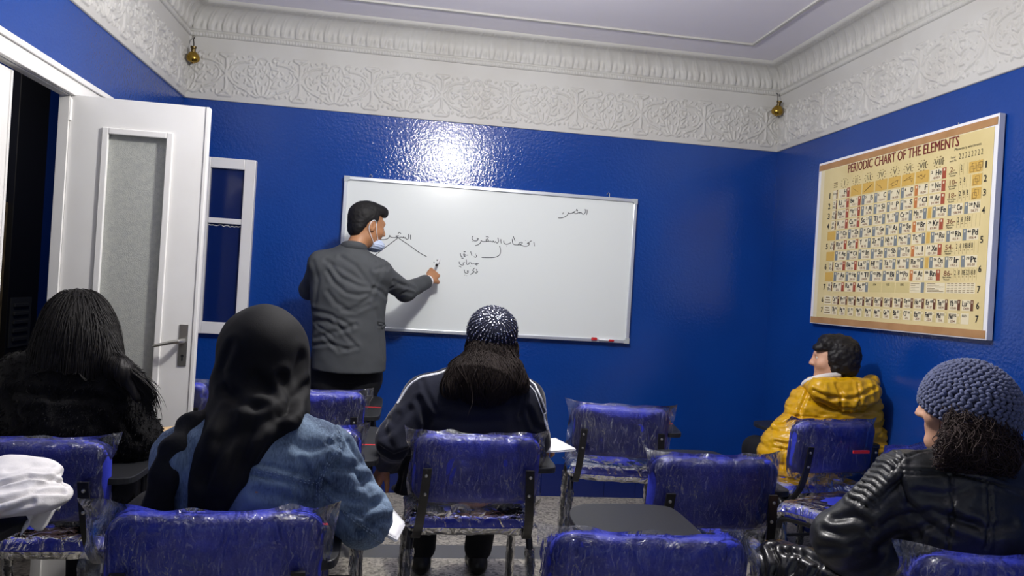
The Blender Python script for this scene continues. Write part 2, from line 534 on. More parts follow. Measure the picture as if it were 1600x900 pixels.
A1 = lambda s, d, z: (P_back(np.array([s]), np.array([d]), np.array([z])))
A2 = lambda s, d, z: (P_right(np.array([s]), np.array([d]), np.array([z])))
A3 = lambda s, d, z: (P_left(np.array([s]), np.array([d]), np.array([z])))
skirting('baseboard_back', XL + 0.015, XR - 0.015, A1)
skirting('baseboard_right', 0.8, YB - 0.016, A2)
skirting('baseboard_left', 3.50, YB - 0.016, A3)

# ---- double door in the left wall
cas = MB()
ct = 1.989
cas.box((XL, D0 - 0.1, DTOP), (XL + 0.022, D1 + 0.36, ct), 0.003)
cas.box((XL, D1 - .002, 0), (XL + 0.003, D1 + 0.055, DTOP)); cas.box((XL, D1 + 0.055, 0), (XL + 0.022, D1 + 0.36, DTOP), 0.003)
cas.box((XL, D0 - 0.1, 0), (XL + 0.022, D0, DTOP), 0.003)
cas.box((XL + 0.022, D0 - 0.1, ct - 0.022), (XL + 0.032, D1 + 0.36, ct), 0.003)
cas.box((XL - 0.033, D1 - 0.002, 0), (XL, D1, DTOP)).box((XL - 0.033, D0, DTOP - 0.003), (XL, D1, DTOP))
struct(cas.build('trim_8', WHITE_PAINT))

frost = mat('frosted_glass', rgb(176, 178, 171), 0.30, 0, 0.5, ('voronoi', 300, 0.22), var=(rgb(164, 166, 162), 60))


def door_leaf(name, loc, rz, W, H, hand=True):
    """leaf in local x (0..W, hinge at 0), y thickness, z up; returns the root"""
    r = MB()
    T = 0.02; gx0, gx1, gz0, gz1 = 0.140, W - 0.138, 0.76, H - 0.135
    r.box((0, -T, 0.01), (gx0, T, H)).box((gx1, -T, 0.01), (W, T, H))
    r.box((gx0, -T, 0.01), (gx1, T, gz0)).box((gx0, -T, gz1), (gx1, T, H))
    root = struct(empty(name, loc, rz)) if name else None
    r.build('leaf', WHITE_PAINT, root)
    bd = MB(); b = 0.02
    for y0, y1 in ((-T - 0.008, -T + 0.004), (T - 0.004, T + 0.008)):
        bd.box((gx0 - b, y0, gz0 - b), (gx0 + .004, y1, gz1 + b), 0.003).box((gx1 - .004, y0, gz0 - b), (gx1 + b, y1, gz1 + b), 0.003)
        bd.box((gx0 + .004, y0, gz0 - b), (gx1 - .004, y1, gz0 + .004), 0.003).box((gx0 + .004, y0, gz1 - .004), (gx1 - .004, y1, gz1 + b), 0.003)
    bd.build('glazing_bead', WHITE_PAINT, root)
    MB().box((gx0, -0.004, gz0), (gx1, 0.004, gz1)).build('glass', frost, root)
    MB().box((W - 0.001, -T - .004, 0.01), (W + 0.012, T - .008, H), 0.002).build('meeting_strip', WHITE_PAINT, root)
    if hand:
        for sy in (-1, 1):
            hx = W - 0.034
            pl = MB().box((hx - 0.0165, min(sy * T, sy * (T + .004)), 0.885), (hx + 0.0165, max(sy * T, sy * (T + .004)), 1.05), 0.0015)
            p = pl.build('lock_plate', STEEL, root)
            y = sy * (T + 0.045)
            h = MB().tube([(hx, sy * T, .985), (hx, y * .8, .985), (hx - .008, y, .984), (hx - .03, y, .981), (hx - .100, y * .96, .962)], [.011, .010, .0095, .008, .0055], 12)
            h.build('lever', STEEL, p, True)
            k = MB().lathe([(0, .0), (.0055, .0), (.0055, .0015), (0, .0015)], (hx, sy * (T + .0042), 0.925), 14, Matrix.Rotation(-sy * math.pi / 2, 3, 'X'))
            k.box((hx - .0025, min(sy * (T + .003), sy * (T + .0055)), .905), (hx + .0025, max(sy * (T + .003), sy * (T + .0055)), .924))
            k.build('keyhole', DARK, p)
    hg = MB()
    for z in (0.25, 1.0, H - 0.10): hg.lathe([(0.007, 0), (0.007, .08), (.003, .088)], (0, -T - .003, z), 10)
    hg.build('hinge', WHITE_PAINT, root, True)
    return root


door_leaf('door_1', (XL + 0.004, 3.176, 0.0), math.radians(0.6), 0.500, 1.915)
door_leaf('door_2', (XL - 0.035, D0 + 0.01, 0.0), math.radians(90), 0.530, 1.895, False)

# ---- dark corridor behind the door
CW = mat('corridor_blue', rgb(16, 62, 150), 0.35, 0, 0.4)
TILE = mat('corridor_tile', rgb(150, 134, 104), 0.4, 0, 0.4, ('voronoi', 14, 0.4), var=(rgb(108, 96, 76), 22))
struct(MB().box((-2.62, 0.8, 0), (-2.5, 7.1, 2.5)).build('wall_corridor', CW))
struct(MB().box((-2.62, 7.1, 0), (XL - .03, 7.2, 2.5)).box((-2.62, 0.7, 0), (XL - .03, 0.8, 2.5)).box((XL - .12, YB + .1, 0), (XL - .02, 7.1, 2.5)).build('wall_corridor_ends', CW))
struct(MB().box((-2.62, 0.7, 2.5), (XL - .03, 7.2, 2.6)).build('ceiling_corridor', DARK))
struct(MB().box((-2.5, 4.2, 0), (-2.485, 5.20, 1.62)).build('trim_9', TILE))
cd = struct(empty('door_3', (-2.5, 5.2, 0)))
MB().box((0, 0, 0), (.05, .40, 2.48), 0.004).build('leaf', mat('dark_door_paint', rgb(24, 26, 32), 0.5), cd)
vt = MB()
vt.box((.05, .03, .70), (.056, .30, 1.02))
for k in range(5): vt.box((.056, .06, .74 + k * .055), (.068, .25, .762 + k * .055), 0.003)
vt.build('vent', mat('dark_grey_paint', rgb(62, 66, 72), 0.5), cd)

# ---- small two-pane sash on the board wall
wn = struct(empty('window_1', (-1.205, YB, 0.905)))
WW, WH = 0.325, 1.02
fr = MB()
fr.box((0, -.045, 0), (.075, 0, WH), .003).box((WW - .062, -.045, 0), (WW, 0, WH), .003)
fr.box((.075, -.045, 0), (WW - .062, 0, .068), .003).box((.075, -.045, WH - .06), (WW - .062, 0, WH), .003)
fr.build('sash_frame', WHITE_PAINT, wn)
MB().box((.075, -.04, .640), (WW - .062, -.008, .672), .004).build('glazing_bar', WHITE_PAINT, wn)
gl = mat('night_reflection_glass', rgb(10, 30, 84), 0.09, 0, 0.5, ('noise', 3.0, 0.08))  # opaque panes: blue reflection and night behind put into the base colour
MB().box((.070, -.016, .064), (WW - .058, -.011, .642)).build('pane', gl, wn)
MB().box((.070, -.016, .668), (WW - .058, -.011, WH - .056)).build('pane', gl, wn)
pt = MB()
random.seed(3)
for z0 in (.640,):
    pts = [(.076 + i * .012, -.017, z0 - .006 - random.random() * .01) for i in range(16)]
    pt.tube(pts, .003, 6)
pt.build('putty', WHITE_PAINT, wn, True)

# ---- brass fittings in the two upper corners
def corner_lamp(label, c, lean):
    r = empty('corner_light', c)
    tag(r, label, 'light fitting', 'brass corner light fittings')
    M = Matrix.Rotation(lean, 3, 'Y') @ Matrix.Rotation(0.25, 3, 'X')
    MB().lathe([(.0, .030), (.017, .030), (.026, .020), (.035, .006), (.0375, -.006), (.033, -.02), (.022, -.028), (.0, -.030)][::-1], (0, 0, 0), 28, M).build('globe', BRASS, r, True)
    MB().lathe([(.009, -.034), (.008, -.029), (.004, -.027), (0, -.0255)][::-1], (0, 0, 0), 16, M).build('finial', BRASS, r, True)
    MB().lathe([(.0, .062), (.016, .062), (.017, .052), (.012, .046), (.013, .028), (0, .028)][::-1], (0, 0, 0), 20, M).build('cap', mat('tarnished_brass', rgb(96, 82, 52), 0.4, 0.9), r, True)
    k = 1 if c[0] < 0 else -1
    MB().tube([(0, 0, .06), (-.004 * k, .012, .085), (-.012 * k, .03, .11), (-.018 * k, YB - c[1] - .010, .135)], .0028, 8).build('wire', mat('dark_wire', rgb(40, 36, 34), .5), r, True)
    MB().lathe([(0, 0), (.008, 0), (.010, .006), (0, .008)], (-.018 * k, YB - c[1] - .012, .135), 12, Matrix.Rotation(math.pi / 2, 3, 'X')).build('wall_hook', STEEL, r, True)
    return r


corner_lamp('brass globe light fitting in the corner of frieze above the open white door', (-1.254, 4.555, 2.478), 0.05)
corner_lamp('brass globe light fitting in the corner of frieze nearest the periodic chart', (2.298, 4.555, 2.508), 0.05)

# ------------------------------------------------------------------ whiteboard
BX0, BX1, BZ0, BZ1, BY = -0.3742, 1.4258, 0.9739, 1.8786, 4.604
wb = empty('whiteboard', ((BX0 + BX1) / 2, YB, BZ0))
tag(wb, 'large white dry-erase board with aluminium frame and handwriting on blue wall', 'whiteboard')
wl_ = np.array(wb.location)
BOARD = mat('dry_erase_surface', rgb(222, 227, 226), 0.22, 0, 0.5, ('noise', 2.0, 0.02))
MB().box((BX0 + .01, BY, BZ0 + .01), (BX1 - .01, YB - .002, BZ1 - .01)).build('writing_surface', BOARD, wb, loc=wl_)
fb = MB(); fw = .021
fb.box((BX0 + .03, BY - .012, BZ1 - fw), (BX1 - .03, YB - .001, BZ1), .003).box((BX0 + .03, BY - .012, BZ0), (BX1 - .03, YB - .001, BZ0 + fw), .003)
fb.box((BX0, BY - .012, BZ0 + .03), (BX0 + fw, YB - .001, BZ1 - .03), .003).box((BX1 - fw, BY - .012, BZ0 + .03), (BX1, YB - .001, BZ1 - .03), .003)
fb.build('frame', ALU, wb, loc=wl_)
GREYP = mat('grey_corner_plastic', rgb(176, 182, 186), 0.4)
for cx, sx in ((BX0, 1), (BX1, -1)):
    for cz, sz in ((BZ0, 1), (BZ1, -1)):
        pl = [(0, 0), (.034, 0), (.034, .0235), (.0235, .0235), (.0235, .034), (0, .034)]
        k = MB()
        bm = bmesh.new()
        vs = [bm.verts.new((cx + sx * (a - .001), BY - .014, cz + sz * (b - .001))) for a, b in pl]
        f = bm.faces.new(vs); r = bmesh.ops.extrude_face_region(bm, geom=[f])
        bmesh.ops.translate(bm, verts=[g for g in r['geom'] if isinstance(g, bmesh.types.BMVert)], vec=(0, YB - .001 - BY + .014, 0))
        bmesh.ops.recalc_face_normals(bm, faces=bm.faces[:]); k.bm(bm)
        k.build('corner_cap', GREYP, wb, loc=wl_)
for px, py in ((581, 279), (952, 307)):
    p = at(px, py, YB - .012)
    MB().tube([p + [0, .01, -.02], p + [0, 0, -.02], p + [0, -.004, 0], p + [0, -.004, .016], p + [-.006, -.002, .024], p + [-.013, 0, .018], p + [-.014, .002, .010]], .0022, 8).build('hanging_hook', STEEL, wb, True, loc=wl_)

INK = mat('black_marker_ink', rgb(42, 46, 52), 0.6)
INK_W = {}
ink = MB()


def stroke(pts, ox, oy, sc, r=.0021):
    P = [at(ox + x / sc, oy + y / sc, BY - .0006) for x, y in pts]
    if len(P) > 2:                                     # Catmull-Rom
        Q = [2 * P[0] - P[1]] + P + [2 * P[-1] - P[-2]]; R = []
        for i in range(1, len(Q) - 2):
            for t in np.linspace(0, 1, 5)[:-1]:
                a, b, c, d = Q[i - 1:i + 3]
                R.append(0.5 * ((2 * b) + (c - a) * t + (2 * a - 5 * b + 4 * c - d) * t * t + (3 * b - a - 3 * c + d) * t ** 3))
        P = R + [P[-1]]
    ink.tube(P, r, 6, flat=((0, 1, 0), .25))


A = (860, 310, 20.0)
for s in ([(1140, 348), (1148, 420), (1130, 515)], [(1078, 335), (1100, 400), (1065, 478), (1010, 492), (965, 450)], [(965, 430), (940, 458), (915, 428), (905, 460), (870, 448), (850, 462), (800, 478), (750, 470)],
          [(690, 450), (735, 420), (775, 410), (755, 432), (700, 455), (640, 468), (570, 466), (550, 430)], [(550, 430), (555, 480), (500, 550), (400, 598), (310, 615), (245, 610)], [(408, 440), (380, 492)], [(800, 385), (825, 335), (855, 400)]):
    stroke(s, *A)
B = (700, 350, 10.0)
for s in ([(1342, 285), (1350, 350)], [(1305, 262), (1268, 285), (1238, 305), (1275, 306), (1245, 342), (1190, 346), (1130, 326), (1098, 322)], [(1210, 252), (1216, 258)],
          [(1098, 324), (1112, 300), (1150, 284), (1160, 300), (1120, 324), (1050, 326), (1012, 300), (1003, 235)], [(1018, 190), (1034, 230), (1048, 270)], [(988, 292), (920, 316), (876, 300), (870, 262)], [(913, 340), (917, 347)],
          [(825, 238), (832, 305)], [(778, 215), (788, 270), (768, 300), (745, 278)], [(745, 270), (725, 288), (706, 264), (698, 282), (670, 270), (640, 272), (600, 266), (595, 245), (620, 234), (632, 260), (600, 273), (540, 273), (515, 258)],
          [(590, 200), (612, 196), (636, 212)], [(515, 256), (510, 290), (470, 325), (425, 337)], [(482, 236), (462, 224), (454, 240), (470, 250), (430, 266), (392, 252), (375, 218), (390, 190)], [(378, 270), (386, 275)],
          [(805, 340), (820, 400), (816, 460), (785, 500), (720, 522), (620, 526), (525, 522)],
          [(440, 488), (448, 505), (430, 521), (405, 508)], [(434, 468), (438, 474)], [(354, 430), (374, 497)], [(315, 485), (278, 486), (248, 466), (244, 490), (268, 502), (235, 516), (202, 500), (192, 458)], [(244, 434), (276, 436)], [(208, 528), (244, 541)],
          [(478, 618), (430, 618), (456, 628), (450, 642), (410, 622), (368, 624), (360, 606), (330, 604), (326, 626), (292, 627), (284, 555)], [(345, 658), (350, 664)], [(262, 600), (236, 608), (246, 634), (215, 642), (182, 622), (174, 588)], [(172, 658), (206, 673)],
          [(440, 735), (466, 746), (440, 766), (420, 756)], [(438, 708), (457, 719)], [(416, 688), (386, 725), (410, 745), (386, 766), (350, 790)], [(322, 736), (300, 734), (316, 755), (290, 771), (262, 755), (254, 714)], [(258, 798), (264, 802)], [(291, 806), (296, 810)]):
    stroke(s, *B)
C_ = (570, 340, 11.25)
for s in ([(805, 303), (806, 386)], [(765, 290), (772, 350), (745, 386), (712, 358)], [(715, 343), (704, 364), (680, 338), (674, 357), (650, 345), (590, 352)], [(585, 286), (606, 259), (636, 288)],
          [(598, 318), (545, 326), (565, 338), (590, 350), (520, 352), (462, 346), (435, 310)], [(435, 310), (430, 340), (390, 376), (320, 388), (240, 380)], [(577, 363), (245, 612), (120, 705)], [(595, 362), (800, 500), (950, 610), (1086, 686)],
          [(1214, 778), (1219, 800)], [(1262, 744), (1278, 748), (1292, 764)], [(1303, 786), (1312, 806)]):
    stroke(s, *C_)
ink.build('handwriting', INK, wb, True, loc=wl_)

# magnets / markers lying on the frame ledge
def small_red(label, px, py, w, h, name, cat):
    c = at(px, py, BY - .022)
    r = empty(name, c); tag(r, label, cat)
    MB().box((-w / 2, -.008, -h / 2), (w / 2, .0098, h / 2), .005).build('body', RED, r)
    if name == 'board_eraser':
        MB().box((-w / 2 + .004, .0066, -h / 2 + .002), (w / 2 - .004, .0096, h / 2 - .002), .001).build('felt_pad', mat('grey_felt', rgb(90, 90, 96), .9), r)
    return r


small_red('small red magnetic eraser on bottom edge of the whiteboard', 928.5, 529.5, .036, .019, 'board_eraser', 'eraser')
mk = empty('marker_pen', at(947, 531.3, BY - .020))
tag(mk, 'white marker pen with red cap lying on bottom edge of the whiteboard', 'marker')
Rm = Matrix.Rotation(math.pi / 2, 3, 'Y') @ Matrix.Identity(3)
MB().lathe([(0, -.035), (.006, -.034), (.0065, .03), (0, .03)], (-.012, 0, 0), 14, Rm).build('barrel', PAPER, mk, True)
MB().lathe([(0, .022), (.0072, .022), (.0072, .052), (.005, .056), (0, .056)], (-.006, 0, -.002), 14, Rm).build('cap', RED, mk, True)

# ------------------------------------------------------------------ periodic chart on the right wall
PW, PH, PD = 1.326, 0.913, 0.028
pc = empty('periodic_chart', (XR, 4.057 - PW / 2, 1.18))
tag(pc, 'periodic chart of the elements on white board hung on the right blue wall', 'wall chart')
pl_ = np.array(pc.location)
XF = XR - PD - 0.006


def pq(u, v, d=0.0): return (XF - d, 4.057 - u * PW, 1.18 + v * PH)


MB().box((XF, 4.057 - PW, 1.18), (XR - .006, 4.057, 1.18 + PH), .002).build('backing_board', mat('white_foam_board', rgb(232, 233, 238), .5), pc, loc=pl_)
CREAM = mat('cream_print', rgb(222, 205, 152), 0.42, 0, 0.4, var=(rgb(214, 196, 140), 5))
WOODP = mat('printed_wood_rail', rgb(182, 140, 96), 0.45, 0, 0.4, ('wave', 30, 0.05, (1, .6, 14)), var=(rgb(166, 124, 80), 9))


def quad(mb, u0, v0, u1, v1, d, th=0.0006):
    a = pq(u0, v0, d + th); b = pq(u1, v1, d)
    mb.box((a[0], b[1], a[2]), (b[0], a[1], b[2]))


q = MB(); quad(q, .022, .012, .950, .972, .0); q.build('paper_sheet', mat('pale_cream_print', rgb(230, 218, 182), 0.42), pc, loc=pl_)
q = MB(); quad(q, .05, .040, .985, .945, .0008); q.build('printed_ground', CREAM, pc, loc=pl_)
for v0, v1 in ((.950, .985), (.006, .042)):
    q = MB(); quad(q, .006, v0, .996, v1, .0012, .0012); q.build('wood_rail', WOODP, pc, loc=pl_)
for px, py in ((1336, 246), (1500, 196)):
    c = np.array([XR - .012, 0, 0]); d = CF + CR * (px - 800) / FPX + CU * (450 - py) / FPX; c = d * (c[0] / d[0]); c[2] += CAM_H
    MB().tube([c + [.012, 0, .0], c + [0, 0, .0], c + [-.006, 0, .0], c + [-.007, 0, .012]], .0022, 8).tube([c + [0, 0, 0], c + [0, 0, -.03]], .0015, 6).build('screw_hook', STEEL, pc, True, loc=pl_)

_TC = {}


def text_mesh(s, bold=0.0):
    if 'M' in s or 'W' in s or 'N' in s: bold = 0.0
    if (s, bold) in _TC: return _TC[(s, bold)]
    cu = bpy.data.curves.new('t', 'FONT'); cu.body = s; cu.size = 1; cu.resolution_u = 2; cu.offset = bold
    o = bpy.data.objects.new('t', cu); COL.objects.link(o)
    me = bpy.data.meshes.new_from_object(o.evaluated_get(bpy.context.evaluated_depsgraph_get()))
    V = np.array([v.co[:2] for v in me.vertices]); F = [tuple(p.vertices) for p in me.polygons]
    bpy.data.objects.remove(o); bpy.data.curves.remove(cu); bpy.data.meshes.remove(me)
    _TC[(s, bold)] = (V, F); return V, F


def put_text(mb, s, u0, v0, u1, v1, bold=0.0, d=.0026, fit=True):
    V, F = text_mesh(s, bold)
    lo, hi = V.min(0), V.max(0); sz = np.maximum(hi - lo, 1e-4)
    T = (V - lo) / sz
    asp = sz[0] / sz[1] * PH / PW; box = (u1 - u0) / (v1 - v0)
    if box > 1.25 * asp:                               # never fatter than the letter itself
        c_ = (u0 + u1) / 2; w_ = 1.25 * asp * (v1 - v0) / 2; u0, u1 = c_ - w_, c_ + w_
    mb.add([pq(u0 + a * (u1 - u0), v0 + b * (v1 - v0), d) for a, b in T], F)


cells = {'white': MB(), 'gold': MB(), 'grey': MB(), 'red': MB(), 'orange': MB(), 'brown': MB(), 'line': MB(), 'olive': MB()}
txt = {'black': MB(), 'maroon': MB(), 'rust': MB()}
U = [.121, .161, .245, .323, .403, .482, .558, .632, .706, .790]
UB = .99
rowv = [.865, .812] + [.812 - .0615 * (k + 1) for k in range(11)] + [.119, .060]
# rowv[1]..rowv[12]: eleven rows from hydrogen to francium
EL = {}
for s_ in ("H 1 1.008;He 2 4.003;Li 3 6.940;Be 4 9.013;B 5 10.82;C 6 12.011;N 7 14.008;O 8 16.000;F 9 19.00;Ne 10 20.183;Na 11 22.991;Mg 12 24.32;Al 13 26.98;Si 14 28.09;P 15 30.975;S 16 32.066;Cl 17 35.457;Ar 18 39.944;"
           "K 19 39.100;Ca 20 40.08;Sc 21 44.96;Ti 22 47.90;V 23 50.95;Cr 24 52.01;Mn 25 54.94;Fe 26 55.85;Co 27 58.94;Ni 28 58.71;Cu 29 63.54;Zn 30 65.38;Ga 31 69.72;Ge 32 72.60;As 33 74.91;Se 34 78.96;Br 35 79.916;Kr 36 83.80;"
           "Rb 37 85.48;Sr 38 87.63;Y 39 88.92;Zr 40 91.22;Nb 41 92.91;Mo 42 95.95;Tc 43 99;Ru 44 101.1;Rh 45 102.91;Pd 46 106.4;Ag 47 107.880;Cd 48 112.41;In 49 114.82;Sn 50 118.70;Sb 51 121.76;Te 52 127.61;I 53 126.91;Xe 54 131.30;"
           "Cs 55 132.91;Ba 56 137.36;La 57 138.92;Hf 72 178.50;Ta 73 180.95;W 74 183.86;Re 75 186.22;Os 76 190.2;Ir 77 192.2;Pt 78 195.09;Au 79 197.0;Hg 80 200.61;Tl 81 204.39;Pb 82 207.21;Bi 83 209.00;Po 84 210;At 85 210;Rn 86 222;"
           "Fr 87 223;Ra 88 226;Ac 89 227;Ce 58 140.13;Pr 59 140.92;Nd 60 144.27;Pm 61 147;Sm 62 150.35;Eu 63 152.0;Gd 64 157.26;Tb 65 158.93;Dy 66 162.51;Ho 67 164.94;Er 68 167.27;Tm 69 168.94;Yb 70 173.04;Lu 71 174.99;"
           "Th 90 232;Pa 91 231;U 92 238;Np 93 237;Pu 94 242;Am 95 243;Cm 96 247;Bk 97 249;Cf 98 251;Es 99 254;Fm 100 253;Md 101 256;No 102 254").split(';'):
    a, b, c = s_.split(); EL[a] = (b, c)


def cell(el, u0, v1, u1, v0, side, col):
    """u0..u1, v0..v1 with a coloured stripe on one side"""
    g = .0035; u0 += g; u1 -= g; v0 += g * 1.2; v1 -= g * 1.2
    sw = (u1 - u0) * .24
    quad(cells['white'], u0, v0, u1, v1, .0012)
    if side == 'r': quad(cells[col], u1 - sw, v0, u1, v1, .0018); a0, a1 = u0, u1 - sw; dx = u1 - sw * .65
    else: quad(cells[col], u0, v0, u0 + sw, v1, .0018); a0, a1 = u0 + sw, u1; dx = u0 + sw * .35
    quad(cells['white'], dx, v1 - .016, dx + sw * .35, v1 - .005, .0022, .0003)
    if el is None: return
    n, w = EL[el]; W = a1 - a0; H = v1 - v0
    sym_l = side == 'r' and el not in ('He', 'Ne', 'Ar', 'Kr', 'Xe', 'Rn', 'H')
    sw_ = W * (.46 if len(el) == 2 else .26); nw = W * (.13 * len(n) + .07)
    if sym_l: s0 = a0 + W * .06; n0 = a1 - W * .05 - nw
    else: s0 = a1 - W * .06 - sw_; n0 = a0 + W * .06
    for k_ in range(2): put_text(txt['black'], el, s0 + k_ * .0011, v0 + H * .40, s0 + sw_ + k_ * .0011, v1 - H * .08, .012, .0026 + k_ * .00005)
    put_text(txt['black'], n, n0, v0 + H * .64, n0 + nw, v1 - H * .10, .02)
    put_text(txt['rust'], w, a0 + W * .22, v0 + H * .09, a0 + W * .86, v0 + H * .32, .01)


for k_ in range(4): put_text(txt['maroon'], 'PERIODIC CHART OF THE ELEMENTS', .2215 + .0007 * k_, .895, .8365 + .0007 * k_, .946, 0.0, .0026 + k_ * .00005)
# header row of group numerals
for k, r_ in enumerate(('I', 'II', 'III', 'IV', 'V', 'VI', 'VII', 'VIII')):
    u0, u1 = U[k + 1], U[k + 2] if k < 8 else .79
    c = (u0 + u1) / 2; w = .010 + .008 * len(r_)
    put_text(txt['black'], r_, c - w / 2, .826, c + w / 2, .856, -.005)
    for j in range(10):
        a = j * math.pi / 5
        quad(cells['line'], c + .024 * math.cos(a) - .003, .841 + .026 * math.sin(a) - .002, c + .024 * math.cos(a) + .003, .841 + .026 * math.sin(a) + .002, .0024, .0002)
put_text(txt['black'], 'Planetary electrons', .82, .872, .935, .888, .0)
put_text(txt['black'], 'Total', .803, .842, .825, .852); put_text(txt['black'], 'atoms No.', .80, .826, .832, .836)
for j in range(8): put_text(txt['black'], '2', .842 + j * .0135, .832, .849 + j * .0135, .858, -.01)
for k in range(3): quad(cells['line'], .126, .826 + k * .012, .152, .831 + k * .012, .0024, .0002)
NG = [None, 'He', 'Ne', 'Ar', None, 'Kr', None, 'Xe', None, 'Rn']
ROWS = [['H'], 'Li Be B C N O F Ne'.split(), 'Na Mg Al Si P S Cl Ar'.split(), 'K Ca Sc Ti V Cr Mn'.split(), 'Cu Zn Ga Ge As Se Br Kr'.split(), 'Rb Sr Y Zr Nb Mo Tc'.split(), 'Ag Cd In Sn Sb Te I Xe'.split(), 'Cs Ba La Hf Ta W Re'.split(), 'Au Hg Tl Pb Bi Po At Rn'.split(), 'Fr Ra Ac'.split()]
TRI = {3: 'Fe Co Ni'.split(), 5: 'Ru Rh Pd'.split(), 7: 'Os Ir Pt'.split()}
PER = ['1', '2', '3', '4', '', '5', '', '6', '', '7']
INFO = {0: ('2', [2]), 1: ('10', [2, 8]), 2: ('18', [2, 8, 8]), 4: ('36', [2, 8, 18, 8]), 6: ('54', [2, 8, 18, 18, 8]), 8: ('86', [2, 8, 18, 32, 18, 8])}
ORD = {1: '1st', 2: '2nd'}
for r_ in range(10):
    v1 = rowv[1] - .0615 * r_; v0 = v1 - .0615
    lab = PER[r_]
    if lab:
        put_text(txt['black'], lab, .093, v0 + .012, .108, v1 - .014, .02)
        cell(None, .121, v1, .160, v0, 'r', 'brown')
        nm = NG[r_]
        if nm is None: put_text(txt['black'], '0 n', .126, v0 + .03, .148, v0 + .046)
        if nm and r_: put_text(txt['black'], nm, .126, v0 + .010, .146, v0 + .028, .01); put_text(txt['black'], EL[nm][0], .130, v0 + .034, .142, v0 + .05, .01)
    else:
        quad(cells['gold'], .100, v0 + .004, .158, v1 - .004, .0014)
    for c, el in enumerate(ROWS[r_]):
        if r_ == 0: side, col = 'r', 'red'
        elif c == 7: side, col = 'r', 'red2'
        elif lab == '' or r_ in (1, 2): side, col = ('l', 'orange' if c == 6 else 'grey') if c > (1 if r_ in (1, 2) else -1) else ('r', 'red')
        else: side, col = 'r', 'red' if c < 2 else 'grey'
        if col == 'red2': col = 'red'
        cell(el, U[c + 1], v1, U[c + 2], v0, side, col)
    if r_ == 0:
        for c in range(1, 7):
            quad(cells['gold'], U[c + 1] + .004, v0 + .004, U[c + 2] - .004, v1 + .002, .0014)
            random.seed(c)
            P = [(U[c + 1] + .014 + .05 * random.random(), v0 + .012 + .04 * random.random()) for _ in range(c + 1)]
            for a, b in zip(P, P[1:] + P[:1]):
                A_, B_ = Vector(pq(*a, .0026)), Vector(pq(*b, .0026)); cells['line'].tube([A_, B_], .0009, 4)
        cell('He', U[8], v1, U[9], v0, 'r', 'red')
    if r_ in TRI:
        quad(cells['gold'], U[8] + .003, v0 + .004, U[8] + .020, v1 - .004, .0014)
        for j, el in enumerate(TRI[r_]): cell(el, U[8] + .022 + j * .0735, v1, U[8] + .022 + (j + 1) * .0735, v0, 'l', 'grey')
    if r_ in INFO:
        n, seq = INFO[r_]
        put_text(txt['rust'], n + '-', .803, v0 + .026, .803 + .013 * (len(n) + 1), v1 - .010, .008)
        put_text(txt['black'], 'End of the', .800, v0 + .0165, .838, v0 + .024, .01); put_text(txt['black'], 'Period', .803, v0 + .005, .832, v0 + .013, .01)
        for j, x in enumerate(seq):
            t = str(x); put_text(txt['black'], t, .852 + j * .0165, v0 + .030, .852 + j * .0165 + .0065 * len(t), v1 - .008, .0)
            quad(cells['line'], .854 + j * .0165, v0 + .020, .859 + j * .0165, v0 + .023, .0024, .0002)
        for j in range(7): quad(cells['line'], .8475 + j * .0165, v0 + .004, .8482 + j * .0165, v1 - .002, .0014, .0002)
        if r_ < 3:
            a = .888 if r_ == 0 else .905
            quad(cells['gold'], a, v0 + .005, .945, v1 - .005, .0016)
            for j in range(2 if r_ == 0 else 1):
                x0 = a + .006 + j * .028
                for dx, dv in ((0, 0), (.008, .012)):
                    for a_, b_ in (((0, 0), (.016, 0)), ((.016, 0), (.016, .026)), ((.016, .026), (0, .026)), ((0, .026), (0, 0))):
                        cells['line'].tube([Vector(pq(x0 + dx + a_[0], v0 + .01 + dv + a_[1], .0028)), Vector(pq(x0 + dx + b_[0], v0 + .01 + dv + b_[1], .0028))], .0008, 4)
for n, v in (('1', .782), ('2', .720), ('3', .657), ('4', .577), ('5', .446), ('6', .315), ('7', .222), ('6', .150), ('7', .090)):
    put_text(txt['black'], n, .9535, v - .016, .966, v + .016, .02)
# period seven extras
v1 = rowv[1] - .0615 * 9; v0 = v1 - .0615
for j, n in enumerate(('104', '105', '106')):
    u0 = U[4] + j * .0785
    quad(cells['olive'], u0 + .003, v0 + .004, u0 + .0755, v1 - .004, .0012); put_text(txt['black'], n, u0 + .026, v1 - .022, u0 + .05, v1 - .010, .01)
u0 = U[4] + 3 * .0785
quad(cells['white'], u0 + .002, v0 + .006, u0 + .058, v1 - .004, .0012); quad(cells['grey'], u0 + .058, v0 + .006, u0 + .074, v1 - .004, .0012)
for j in range(5): quad(cells['line'], u0 + .006, v0 + .014 + j * .009, u0 + .05 - (j % 2) * .02, v0 + .0165 + j * .009, .0024, .0002)
quad(cells['white'], .722, v0 + .006, .812, v1 - .006, .0012)
for j in range(6): quad(cells['line'], .728, v0 + .012 + j * .0075, .806 - .02 * ((j * 7) % 3), v0 + .0142 + j * .0075, .0024, .0002)
quad(cells['white'], .818, v0 + .006, .944, v1 - .006, .0012)
for j in range(6):
    for k in range(7): quad(cells['line'], .822 + k * .0175, v0 + .012 + j * .0075, .834 + k * .0175, v0 + .0142 + j * .0075, .0024, .0002)
